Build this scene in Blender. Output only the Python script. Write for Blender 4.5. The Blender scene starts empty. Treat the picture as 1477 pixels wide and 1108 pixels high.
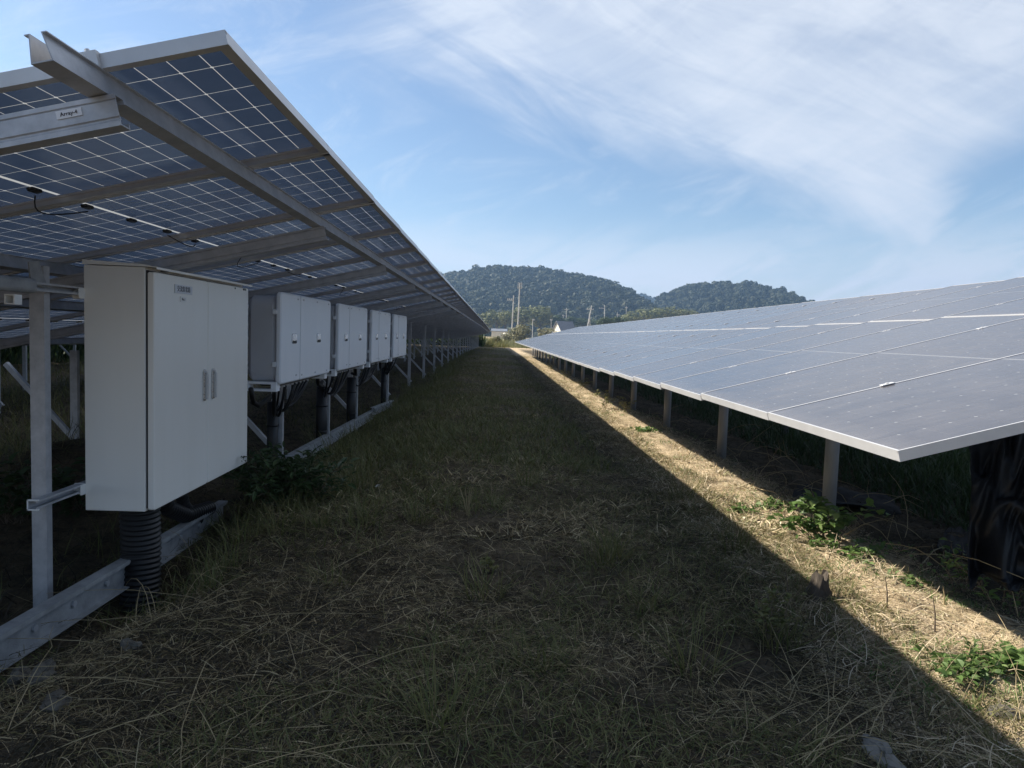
import bpy, math, random
import numpy as np
from mathutils import Vector, Matrix
random.seed(7); RNG = np.random.default_rng(11)
C = bpy.context.scene.collection
PI = math.pi
# ------------------------------------------------------------------ camera model
CAMZ = 1.30; F = 1040.0; IW, IH = 1477, 1108; VX, VY, ROLL = 716, 480, 0.034
def _basis():
    y = Vector(((VX-IW/2)/F, -(VY-IH/2)/F, 1.0)).normalized()
    x = Vector((1.0, -ROLL, 0.0)); x = (x - y*x.dot(y)).normalized()
    z = -x.cross(y)
    return x, y, z
AX, AY, AZ = _basis()      # world axes written in (right, up, forward) of the lens
def ray(u, v):
    c = Vector(((u-IW/2)/F, -(v-IH/2)/F, 1.0)); return Vector((c.dot(AX), c.dot(AY), c.dot(AZ)))
def at(u, v, X=None, Y=None, Z=None):      # world point seen at photograph pixel (u,v) on a given plane
    d = ray(u, v)
    t = X/d.x if X is not None else (Y/d.y if Y is not None else (Z-CAMZ)/d.z)
    return Vector((d.x*t, d.y*t, CAMZ+d.z*t))
# ------------------------------------------------------------------ helpers
def tag(o, label=None, cat=None, group=None, kind=None):
    if label: o['label'] = label
    if cat: o['category'] = cat
    if group: o['group'] = group
    if kind: o['kind'] = kind
    return o
def empty(name, loc=(0, 0, 0), rz=0):
    o = bpy.data.objects.new(name, None); C.objects.link(o); o.location = loc; o.rotation_euler.z = rz
    o.empty_display_size = .1; return o
class MB:
    def __init__(s): s.v = []; s.f = []; s.uv = None
    def add(s, vs, fs):
        b = len(s.v); s.v += [tuple(p) for p in vs]; s.f += [tuple(b+i for i in f) for f in fs]; return s
    def box(s, c, d, M=None):
        cx, cy, cz = c; x, y, z = d[0]/2, d[1]/2, d[2]/2
        vs = [Vector((cx+a*x, cy+b*y, cz+e*z)) for e in (-1, 1) for b in (-1, 1) for a in (-1, 1)]
        if M is not None: vs = [M @ p for p in vs]
        return s.add(vs, [(0, 2, 3, 1), (4, 5, 7, 6), (0, 1, 5, 4), (2, 6, 7, 3), (0, 4, 6, 2), (1, 3, 7, 5)])
    def rbox(s, c, d, r=.01, seg=3, axis='X'):
        # box with rounded outline, extruded along axis, with a small chamfer at both ends
        a = {'X': 0, 'Y': 1, 'Z': 2}[axis]; o = [i for i in range(3) if i != a]
        hx, hy, hz = d[o[0]]/2, d[o[1]]/2, d[a]/2
        ch = min(r*.35, hz*.5)
        def ring(inset, w):
            pts = []; rr = max(r-inset, .0005)
            for q, (sx, sy) in enumerate(((1, 1), (-1, 1), (-1, -1), (1, -1))):
                for k in range(seg+1):
                    t = PI/2*(q+k/seg)
                    pu = sx*(hx-inset-rr)+rr*math.cos(t); pv = sy*(hy-inset-rr)+rr*math.sin(t)
                    p = [0, 0, 0]; p[o[0]] = c[o[0]]+pu; p[o[1]] = c[o[1]]+pv; p[a] = c[a]+w; pts.append(p)
            return pts
        n = 4*(seg+1); rs = [ring(ch, -hz), ring(0, -hz+ch), ring(0, hz-ch), ring(ch, hz)]
        vs = sum(rs, []); fs = [tuple(range(n))[::-1], tuple(range(3*n, 4*n))]
        for q in range(3):
            for i in range(n):
                j = (i+1) % n; fs.append((q*n+i, q*n+j, (q+1)*n+j, (q+1)*n+i))
        return s.add(vs, fs)
    def tube(s, pts, r, n=8, cap=True):
        pts = [Vector(p) for p in pts]; rs = r if isinstance(r, (list, tuple)) else [r]*len(pts)
        vs = []; fs = []; up = None
        for i, p in enumerate(pts):
            t = (pts[min(i+1, len(pts)-1)]-pts[max(i-1, 0)]).normalized()
            if up is None: up = Vector((0, 0, 1)) if abs(t.z) < .9 else Vector((1, 0, 0))
            a = t.cross(up).normalized(); b = a.cross(t).normalized(); up = b
            for k in range(n):
                an = 2*PI*k/n; vs.append(p+(a*math.cos(an)+b*math.sin(an))*rs[i])
        for i in range(len(pts)-1):
            for k in range(n):
                j = (k+1) % n; fs.append((i*n+k, i*n+j, (i+1)*n+j, (i+1)*n+k))
        if cap: fs += [tuple(range(n))[::-1], tuple(range((len(pts)-1)*n, len(pts)*n))]
        return s.add(vs, fs)
    def sweep(s, prof, path, ux, uy, closed=True):
        # closed profile (list of 2D) swept through the points of path; ux,uy = fixed section axes
        n = len(prof); vs = []
        for p in path:
            for a, b in prof: vs.append(Vector(p)+ux*a+uy*b)
        fs = []
        for i in range(len(path)-1):
            for k in range(n if closed else n-1):
                j = (k+1) % n; fs.append((i*n+k, i*n+j, (i+1)*n+j, (i+1)*n+k))
        m = len(path)-1
        fs += [tuple(range(n))[::-1], tuple(range(m*n, m*n+n))]
        return s.add(vs, fs)
    def build(s, name, mat, parent=None, smooth=False, loc=None):
        me = bpy.data.meshes.new(name); me.from_pydata(s.v, [], s.f); me.materials.append(mat); me.update()
        if smooth: me.shade_smooth()
        return link(name, me, parent, loc)
def link(name, me, parent=None, loc=None):
    o = bpy.data.objects.new(name, me); C.objects.link(o)
    if parent: o.parent = parent
    if loc is not None: o.location = loc
    return o
def npmesh(name, V, Fq, mat, smooth=False, attr=None):
    V = np.asarray(V, np.float32); Fq = np.asarray(Fq, np.int32)
    me = bpy.data.meshes.new(name); k = Fq.shape[1]
    me.vertices.add(len(V)); me.vertices.foreach_set('co', V.ravel())
    me.loops.add(Fq.size); me.loops.foreach_set('vertex_index', Fq.ravel())
    me.polygons.add(len(Fq)); me.polygons.foreach_set('loop_start', np.arange(0, Fq.size, k, dtype=np.int32))
    me.polygons.foreach_set('loop_total', np.full(len(Fq), k, np.int32))
    if smooth: me.polygons.foreach_set('use_smooth', np.ones(len(Fq), bool))
    me.materials.append(mat); me.update(calc_edges=True)
    return me
def chan(path, w, h, t, ux, uy, lip=0.0):
    """C profile: web on the -ux side, open to +ux (w wide, h high)"""
    p = [(-w/2, -h/2), (w/2, -h/2)]
    if lip: p += [(w/2, -h/2+lip), (w/2-t, -h/2+lip)]
    else: p += [(w/2, -h/2+t)]
    if lip: p += [(w/2-t, -h/2+t)]
    p += [(-w/2+t, -h/2+t), (-w/2+t, h/2-t)]
    if lip: p += [(w/2-t, h/2-t), (w/2-t, h/2-lip), (w/2, h/2-lip)]
    else: p += [(w/2, h/2-t)]
    p += [(w/2, h/2), (-w/2, h/2)]
    return MB().sweep(p, path, ux, uy)
# ------------------------------------------------------------------ materials
def nodes(name):
    m = bpy.data.materials.new(name); m.use_nodes = True; nt = m.node_tree
    return m, nt, nt.nodes['Principled BSDF']
def N(nt, t, **kw):
    n = nt.nodes.new(t)
    for k, v in kw.items():
        if k in ('operation', 'blend_type', 'data_type', 'noise_dimensions', 'wave_type', 'feature', 'interpolation_type', 'distance'): setattr(n, k, v)
        else: n.inputs[k].default_value = v
    return n
def M_(nt, op, a, b=None, c=None, clamp=False):
    n = nt.nodes.new('ShaderNodeMath'); n.operation = op; n.use_clamp = clamp
    for i, x in enumerate((a, b, c)):
        if x is None: continue
        if isinstance(x, (int, float)): n.inputs[i].default_value = x
        else: nt.links.new(x, n.inputs[i])
    return n.outputs[0]
def ramp(nt, fac, stops):
    r = nt.nodes.new('ShaderNodeValToRGB'); e = r.color_ramp.elements
    while len(e) > 1: e.remove(e[-1])
    e[0].position = stops[0][0]; e[0].color = (*stops[0][1], 1)
    for p, c in stops[1:]:
        x = e.new(p); x.color = (*c, 1)
    if fac is not None: nt.links.new(fac, r.inputs[0])
    return r.outputs[0]
def mixc(nt, f, a, b, bt='MIX'):
    n = nt.nodes.new('ShaderNodeMix'); n.data_type = 'RGBA'; n.blend_type = bt
    for i, x in ((0, f), (6, a), (7, b)):
        if isinstance(x, (int, float)): n.inputs[i].default_value = x
        elif isinstance(x, tuple): n.inputs[i].default_value = (*x, 1)
        else: nt.links.new(x, n.inputs[i])
    return n.outputs[2]
def noise(nt, sc, det=4, rough=.6, vec=None, dist=0):
    n = N(nt, 'ShaderNodeTexNoise', Scale=sc, Detail=det, Roughness=rough, Distortion=dist)
    if vec is not None: nt.links.new(vec, n.inputs['Vector'])
    return n.outputs['Fac']
def coord(nt, which='Object'): return nt.nodes.new('ShaderNodeTexCoord').outputs[which]
def worldpos(nt): return nt.nodes.new('ShaderNodeNewGeometry').outputs['Position']
def surf(name, c1, c2, sc=8, rough=.6, metal=0, bump=0, bsc=60, spec=.5, rvar=.1, world=True, stretch=None):
    m, nt, b = nodes(name)
    co = worldpos(nt) if world else coord(nt)
    if stretch:
        mp = nt.nodes.new('ShaderNodeMapping'); mp.inputs['Scale'].default_value = stretch; nt.links.new(co, mp.inputs[0]); co = mp.outputs[0]
    f = noise(nt, sc, 6, .65, co)
    nt.links.new(ramp(nt, f, [(.3, c1), (.7, c2)]), b.inputs['Base Color'])
    nt.links.new(M_(nt, 'MULTIPLY_ADD', noise(nt, sc*3, 4, .6, co), rvar*2, rough-rvar), b.inputs['Roughness'])
    b.inputs['Metallic'].default_value = metal; b.inputs['Specular IOR Level'].default_value = spec
    if bump:
        bp = N(nt, 'ShaderNodeBump', Strength=bump, Distance=.01); nt.links.new(noise(nt, bsc, 5, .6, co), bp.inputs['Height'])
        nt.links.new(bp.outputs[0], b.inputs['Normal'])
    return m
M = {}
M['galv'] = surf('galvanised_steel', (.34, .35, .375), (.50, .51, .535), 14, .48, .4, .1, 90)
M['galv_old'] = surf('weathered_galvanised_steel', (.22, .23, .24), (.40, .41, .42), 9, .6, .35, .25, 50)
M['alu'] = surf('anodised_aluminium', (.50, .50, .51), (.60, .60, .60), 5, .42, .35, .05, 80)
M['paint'] = surf('beige_cabinet_paint', (.785, .77, .72), (.82, .805, .76), 2.0, .34, 0, .03, 260, rvar=.05, stretch=(4, 4, .5))
M['inv'] = surf('light_grey_inverter_paint', (.79, .82, .86), (.84, .86, .89), 3, .42, 0, .03, 240, rvar=.05, stretch=(3, 3, .5))
M['inv_side'] = surf('grey_cast_housing', (.48, .49, .52), (.54, .55, .58), 3, .5, .05, .05, 200)
M['dark'] = surf('black_plastic', (.004, .004, .005), (.010, .010, .011), 20, .5, 0, .05, 100)
M['seam'] = surf('rubber_gasket', (.02, .02, .022), (.03, .03, .03), 20, .7)
M['steel'] = surf('polished_steel', (.5, .5, .5), (.62, .62, .61), 30, .28, .9)
M['white_plastic'] = surf('white_plastic', (.72, .72, .70), (.8, .8, .78), 10, .45)
M['plate'] = surf('label_plate', (.60, .62, .66), (.66, .68, .72), 10, .5)
M['ink'] = surf('black_ink', (.02, .02, .03), (.04, .04, .05), 10, .6)
M['window'] = surf('latch_window', (.5, .52, .54), (.75, .76, .76), 40, .2, .6)
M['rust'] = surf('weathered_steel_pile', (.20, .205, .21), (.33, .335, .34), 6, .65, .25, .3, 40, stretch=(1, 1, .25))
M['stone'] = surf('grey_stone', (.06, .053, .043), (.13, .118, .095), 12, .9, 0, .6, 40)
M['concrete'] = surf('concrete', (.15, .138, .12), (.25, .235, .205), 8, .9, 0, .4, 50)
M['bark'] = surf('bark', (.035, .027, .02), (.08, .064, .048), 14, .9, 0, .6, 30, stretch=(1, 1, .3))
M['tarp'] = surf('black_weed_sheet', (.006, .007, .009), (.011, .012, .015), 12, .46, 0, .25, 60, spec=.3)
M['rag'] = surf('grey_dusty_sheet', (.018, .018, .02), (.045, .045, .045), 6, .95, 0, .5, 30, spec=.1)
M['stick'] = surf('dry_stalk', (.24, .185, .095), (.36, .29, .165), 20, .8)
M['darkstick'] = surf('brown_stalk', (.08, .06, .045), (.16, .12, .08), 20, .85)
M['wall'] = surf('cream_render', (.62, .58, .48), (.70, .66, .56), .8, .8)
M['roof'] = surf('grey_tiles', (.13, .135, .15), (.19, .19, .21), 1.5, .6)
M['glass'] = surf('window_glass', (.03, .035, .04), (.06, .07, .08), 1, .1, 0)
M['pole'] = surf('concrete_pole', (.38, .37, .35), (.5, .49, .46), 1.2, .8)
M['shed'] = surf('shed_sheet', (.14, .15, .17), (.2, .21, .23), 1, .5, .2)
def leafmat(name, cols, rough=.55, trans=.35):
    m, nt, b = nodes(name)
    g = nt.nodes.new('ShaderNodeNewGeometry'); r = g.outputs['Random Per Island']
    col = ramp(nt, r, [(i/(max(len(cols)-1, 1)), c) for i, c in enumerate(cols)])
    big = noise(nt, .9, 3, .6, g.outputs['Position'])
    col = mixc(nt, M_(nt, 'MULTIPLY', big, .45), col, tuple(x*.55 for x in cols[0]))
    nt.links.new(col, b.inputs['Base Color']); b.inputs['Roughness'].default_value = rough
    b.inputs['Specular IOR Level'].default_value = .3
    tr = nt.nodes.new('ShaderNodeBsdfTranslucent'); nt.links.new(col, tr.inputs[0])
    ad = nt.nodes.new('ShaderNodeMixShader'); ad.inputs[0].default_value = trans
    nt.links.new(b.outputs[0], ad.inputs[1]); nt.links.new(tr.outputs[0], ad.inputs[2])
    nt.links.new(ad.outputs[0], nt.nodes['Material Output'].inputs[0]); return m
M['straw'] = leafmat('dry_straw', [(.34, .26, .135), (.10, .073, .04), (.48, .38, .21), (.20, .15, .078), (.62, .52, .32), (.065, .048, .03), (.24, .23, .09), (.15, .12, .06)], .7, .12)
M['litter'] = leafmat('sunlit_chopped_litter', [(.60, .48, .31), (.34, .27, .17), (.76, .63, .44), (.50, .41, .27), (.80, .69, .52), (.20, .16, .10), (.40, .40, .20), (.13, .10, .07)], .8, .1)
M['straw_dark'] = leafmat('shade_thatch', [(.06, .048, .032), (.034, .027, .02), (.09, .072, .046), (.045, .044, .026), (.026, .022, .017)], .85, .1)
M['grass'] = leafmat('green_grass', [(.11, .125, .04), (.165, .175, .06), (.07, .09, .032), (.26, .23, .10), (.13, .145, .048), (.22, .18, .09)], .6, .3)
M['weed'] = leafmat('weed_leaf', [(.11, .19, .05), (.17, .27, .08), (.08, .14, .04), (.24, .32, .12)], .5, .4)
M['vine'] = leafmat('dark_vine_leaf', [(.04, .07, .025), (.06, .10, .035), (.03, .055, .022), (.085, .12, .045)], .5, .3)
M['yellowgrass'] = leafmat('yellow_green_weeds', [(.16, .17, .06), (.24, .22, .09), (.12, .15, .05), (.30, .26, .12)], .6, .35)
M['tree_a'] = leafmat('broadleaf_foliage', [(.04, .065, .02), (.06, .09, .03), (.03, .05, .018), (.08, .105, .035)], .6, .25)
M['tree_b'] = leafmat('olive_foliage', [(.13, .145, .05), (.17, .18, .065), (.09, .105, .04), (.2, .2, .075)], .6, .25)
M['tree_c'] = leafmat('pale_dry_foliage', [(.20, .19, .09), (.27, .25, .13), (.14, .14, .07), (.32, .29, .16)], .6, .25)
M['forest'] = leafmat('hill_forest_foliage', [(.020, .029, .010), (.034, .046, .016), (.014, .021, .008), (.050, .060, .022), (.026, .037, .013), (.062, .060, .024)], .7, .2)

# ---- solar laminate: 6 x 24 half cells, printed white grid, UV in metres
def laminate(Lx, Wy, front_dust=.50):
    m, nt, b = nodes('solar_laminate')
    uv = coord(nt, 'UV'); sp = nt.nodes.new('ShaderNodeSeparateXYZ'); nt.links.new(uv, sp.inputs[0])
    x, y = sp.outputs[0], sp.outputs[1]                  # x up the slope, y along the row
    mx, my = .022, .018; cg = .014
    px = (Lx-2*mx-cg)/24; py = (Wy-2*my)/6
    # fold about the middle gap
    hx = M_(nt, 'SUBTRACT', M_(nt, 'ABSOLUTE', M_(nt, 'SUBTRACT', x, Lx/2)), cg/2)
    yy = M_(nt, 'SUBTRACT', y, my)
    fx = M_(nt, 'PINGPONG', hx, px/2); fy = M_(nt, 'PINGPONG', yy, py/2)   # distance to nearest cell edge
    inx = M_(nt, 'MULTIPLY', M_(nt, 'GREATER_THAN', hx, px*.4), M_(nt, 'LESS_THAN', hx, px*11.7))
    iny = M_(nt, 'MULTIPLY', M_(nt, 'GREATER_THAN', yy, py*.4), M_(nt, 'LESS_THAN', yy, py*5.6))
    inar = M_(nt, 'MULTIPLY', M_(nt, 'LESS_THAN', hx, px*12), M_(nt, 'MULTIPLY', M_(nt, 'GREATER_THAN', yy, 0), M_(nt, 'LESS_THAN', yy, py*6)))
    lx = M_(nt, 'MULTIPLY', M_(nt, 'LESS_THAN', fx, .0011), inx)
    ly = M_(nt, 'MULTIPLY', M_(nt, 'LESS_THAN', fy, .0011), iny)
    dia = M_(nt, 'MULTIPLY', M_(nt, 'LESS_THAN', M_(nt, 'ADD', fx, fy), .0065), M_(nt, 'MULTIPLY', inx, iny))
    line = M_(nt, 'MULTIPLY', M_(nt, 'MAXIMUM', M_(nt, 'MAXIMUM', lx, ly), dia), inar)
    mid = M_(nt, 'MULTIPLY', M_(nt, 'LESS_THAN', hx, 0.0), M_(nt, 'MULTIPLY', M_(nt, 'GREATER_THAN', yy, 0), M_(nt, 'LESS_THAN', yy, py*6)))
    line = M_(nt, 'MAXIMUM', line, mid)
    g = nt.nodes.new('ShaderNodeNewGeometry')
    bf = g.outputs['Backfacing']
    # cell colour
    bus = M_(nt, 'LESS_THAN', M_(nt, 'PINGPONG', yy, py/20), .0005)
    big = noise(nt, 1.3, 4, .6, g.outputs['Position'])
    wp = nt.nodes.new('ShaderNodeMapping'); wp.inputs['Scale'].default_value = (3, 22, 3); nt.links.new(g.outputs['Position'], wp.inputs[0])
    dust = M_(nt, 'MULTIPLY', noise(nt, 1.0, 5, .7, wp.outputs[0]), noise(nt, 5, 5, .7, g.outputs['Position']))
    edge = M_(nt, 'MULTIPLY', M_(nt, 'SUBTRACT', 1.0, M_(nt, 'MULTIPLY', x, 9.0, clamp=True)), noise(nt, 9, 4, .7, g.outputs['Position']))
    dust = M_(nt, 'ADD', dust, M_(nt, 'MULTIPLY', edge, .5))
    cell = mixc(nt, big, (.012, .013, .022), (.026, .027, .042))
    cell = mixc(nt, M_(nt, 'MULTIPLY', bus, .25), cell, (.14, .14, .16))
    oi = nt.nodes.new('ShaderNodeObjectInfo').outputs['Random']
    dcol = mixc(nt, M_(nt, 'ADD', M_(nt, 'MULTIPLY', dust, front_dust), M_(nt, 'MULTIPLY', oi, .03)), cell, (.36, .335, .32))
    back = mixc(nt, M_(nt, 'MULTIPLY', M_(nt, 'ADD', M_(nt, 'MULTIPLY', dust, .45), .02), 1.0), (.055, .072, .125), (.17, .185, .23))  # underside lifted lighter and bluer, standing in for veiling glare
    col = mixc(nt, bf, dcol, back)
    # soldered tab dots on the front, dimmer lines
    lf = M_(nt, 'MULTIPLY', line, M_(nt, 'ADD', M_(nt, 'MULTIPLY', bf, .70), .30))
    linefront = M_(nt, 'MULTIPLY', M_(nt, 'MAXIMUM', M_(nt, 'MULTIPLY', dia, .35), M_(nt, 'MULTIPLY', line, .05)), inar)
    linefront = M_(nt, 'MAXIMUM', linefront, M_(nt, 'MULTIPLY', mid, .3))
    lf = M_(nt, 'ADD', M_(nt, 'MULTIPLY', line, bf), M_(nt, 'MULTIPLY', linefront, M_(nt, 'SUBTRACT', 1.0, bf)))
    nt.links.new(mixc(nt, lf, col, (.62, .64, .66)), b.inputs['Base Color'])
    b.inputs['IOR'].default_value = 1.5
    rr = M_(nt, 'ADD', M_(nt, 'MULTIPLY', dust, .25), M_(nt, 'ADD', .13, M_(nt, 'MULTIPLY', oi, .05)))
    nt.links.new(rr, b.inputs['Roughness'])
    b.inputs['Specular IOR Level'].default_value = .5
    tr = nt.nodes.new('ShaderNodeBsdfTranslucent'); nt.links.new(mixc(nt, line, (.30, .50, .95), (.75, .78, .80)), tr.inputs[0])
    mx1 = nt.nodes.new('ShaderNodeMixShader'); nt.links.new(M_(nt, 'MULTIPLY_ADD', line, .17, .022), mx1.inputs[0])
    nt.links.new(b.outputs[0], mx1.inputs[1]); nt.links.new(tr.outputs[0], mx1.inputs[2])
    nt.links.new(mx1.outputs[0], nt.nodes['Material Output'].inputs[0])
    return m
# ------------------------------------------------------------------ terrain
DY = [-50, 3, 9.5, 18, 48, 92, 110, 3000]; DZ = [0, 0, .030, .065, .20, .58, .62, .62]
def dip(y): return np.interp(y, DY, DZ)
def vnoise(x, y, s, seed=0):
    x = np.asarray(x, float)/s; y = np.asarray(y, float)/s
    xi = np.floor(x).astype(int); yi = np.floor(y).astype(int); fx = x-xi; fy = y-yi
    fx = fx*fx*(3-2*fx); fy = fy*fy*(3-2*fy)
    def h(a, b): 
        n = (a*374761393+b*668265263+seed*144665) & 0x7fffffff
        n = ((n ^ (n >> 13))*1274126177) & 0x7fffffff
        return ((n ^ (n >> 16)) & 0xffff)/65535.0
    return (h(xi, yi)*(1-fx)+h(xi+1, yi)*fx)*(1-fy)+(h(xi, yi+1)*(1-fx)+h(xi+1, yi+1)*fx)*fy
def gz(x, y):
    x = np.asarray(x, float); y = np.asarray(y, float)
    z = -dip(y)
    near = np.clip((140-np.abs(y))/60, 0, 1)
    z = z+near*((vnoise(x, y, 1.3, 1)-.5)*.07+(vnoise(x, y, .35, 2)-.5)*.05+(vnoise(x, y, .12, 3)-.5)*.03)
    z = z-.13*np.clip((-x-1.5)/.4, 0, 1)*near*np.clip((40-y)/30, 0, 1)
    z = z+.42*np.exp(-(((x+3.5)/.75)**2+((y-6.1)/.8)**2))
    z = z-.16*np.exp(-(((x+1.78)/.32)**2+((y-3.75)/.45)**2))
    z = z+.05*np.exp(-((x-1.95)/.5)**2)*near*np.clip((60-y)/20, 0, 1)       # low ridge of litter in the sunlit strip
    z = z-.12*np.clip((x-2.5)/1.2, 0, 1)*near*np.clip((60-y)/20, 0, 1)
    return z
def G(x, y): return float(gz(x, y))
# ground sheet
def axis(segs):
    out = [segs[0][0]]
    for a, b, s in segs:
        n = max(1, int(round((b-a)/s))); out += list(np.linspace(a, b, n+1)[1:])
    return np.array(out)
gx = axis([(-1600, -200, 140), (-200, -30, 17), (-30, -5, .5), (-5, -2.6, .12), (-2.6, 3.6, .055), (3.6, 8, .15), (8, 40, 1.0), (40, 200, 16), (200, 1600, 140)])
gy = axis([(-300, -20, 40), (-20, 1, 1.0), (1, 7, .05), (7, 14, .1), (14, 40, .4), (40, 130, 1.2), (130, 400, 18), (400, 1700, 130)])
XX, YY = np.meshgrid(gx, gy); ZZ = gz(XX, YY)
V = np.stack([XX.ravel(), YY.ravel(), ZZ.ravel()], 1); nx = len(gx); ny = len(gy)
I = (np.arange(ny-1)[:, None]*nx+np.arange(nx-1)[None, :]).ravel()
Fq = np.stack([I, I+1, I+nx+1, I+nx], 1)
def groundmat():
    m, nt, b = nodes('ground_litter'); P = worldpos(nt)
    a = noise(nt, .8, 4, .6, P); f = noise(nt, 38, 6, .75, P); c = noise(nt, 9, 5, .7, P); gr = noise(nt, 1.7, 5, .65, P)
    soil = ramp(nt, f, [(.26, (.14, .105, .07)), (.40, (.44, .34, .22)), (.56, (.64, .51, .34)), (.75, (.76, .65, .47))])
    c2 = noise(nt, 3.2, 6, .75, P); drk = mixc(nt, 1.0, ramp(nt, c2, [(.36, (.42, .40, .36)), (.52, (1, 1, 1))]), ramp(nt, c, [(.33, (.5, .47, .43)), (.52, (1, 1, 1))]), 'MULTIPLY')
    col = mixc(nt, 1.0, soil, drk, 'MULTIPLY')
    gf = M_(nt, 'MULTIPLY', M_(nt, 'MULTIPLY_ADD', gr, 5.0, -2.6, clamp=True), .55)
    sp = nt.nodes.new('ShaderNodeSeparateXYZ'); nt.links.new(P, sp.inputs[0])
    # grassier aisle, plus panel-row shade painted into aisle and under-row ground colour
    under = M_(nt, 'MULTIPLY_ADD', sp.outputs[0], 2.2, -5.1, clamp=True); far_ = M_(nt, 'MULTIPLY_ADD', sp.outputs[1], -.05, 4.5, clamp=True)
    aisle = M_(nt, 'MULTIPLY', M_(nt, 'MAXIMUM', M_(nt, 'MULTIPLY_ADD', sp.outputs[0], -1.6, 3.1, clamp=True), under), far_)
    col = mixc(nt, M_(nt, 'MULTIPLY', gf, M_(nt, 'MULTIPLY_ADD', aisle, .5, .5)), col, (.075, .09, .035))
    shaded_aisle = mixc(nt, 1.0, col, (.085, .083, .075), 'MULTIPLY')
    col = mixc(nt, M_(nt, 'MULTIPLY', aisle, .9), col, shaded_aisle)
    nt.links.new(col, b.inputs['Base Color']); b.inputs['Roughness'].default_value = .95; b.inputs['Specular IOR Level'].default_value = .15
    bp = N(nt, 'ShaderNodeBump', Strength=.6, Distance=.02); nt.links.new(M_(nt, 'ADD', f, M_(nt, 'MULTIPLY', c, .8)), bp.inputs['Height'])
    nt.links.new(bp.outputs[0], b.inputs['Normal']); return m
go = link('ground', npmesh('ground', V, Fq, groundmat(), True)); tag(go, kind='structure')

# ------------------------------------------------------------------ solar arrays
PITCH = 1.058; PW = 1.053
def panel_meshes(L):
    # the glass laminate
    me = bpy.data.meshes.new('solar_panel')
    z = -.0025
    vs = [(.004, .004, z), (L-.004, .004, z), (L-.004, PW-.004, z), (.004, PW-.004, z)]
    me.from_pydata(vs, [], [(0, 1, 2, 3)]); me.materials.append(laminate(L, PW)); uvl = me.uv_layers.new(name='UVMap')
    for i in range(4): uvl.data[i].uv = vs[i][:2]
    me.update()
    f = MB(); h = .035
    def bar(p0, p1, inn):  # hollow-ish frame bar: outer wall, top lip, bottom flange
        p0 = Vector(p0); p1 = Vector(p1); inn = Vector(inn); up = Vector((0, 0, 1))
        prof = [(0, -h), (.028, -h), (.028, -h+.002), (.002, -h+.002), (.002, -.010), (.008, -.010), (.008, -.0005), (0, 0)]
        f.sweep(prof, [p0, p1], inn, up)
    bar((0, 0, 0), (L, 0, 0), (0, 1, 0)); bar((L, PW, 0), (0, PW, 0), (0, -1, 0))
    bar((0, PW-.002, 0), (0, .002, 0), (1, 0, 0)); bar((L, .002, 0), (L, PW-.002, 0), (-1, 0, 0))
    fm = bpy.data.meshes.new('frame'); fm.from_pydata(f.v, [], f.f); fm.materials.append(M['alu']); fm.update()
    # junction boxes on the middle gap, with leads
    j = MB(); j.rbox((L/2, PW/2, -.014), (.026, .060, .012), .006, 2, 'Z')
    jm = bpy.data.meshes.new('junction_box'); jm.from_pydata(j.v, [], j.f); jm.materials.append(M['dark']); jm.update()
    return me, fm, jm
def bake(me, mats):
    vs = np.array([v.co for v in me.vertices]); fs = [tuple(p.vertices) for p in me.polygons]
    return vs, fs
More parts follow.
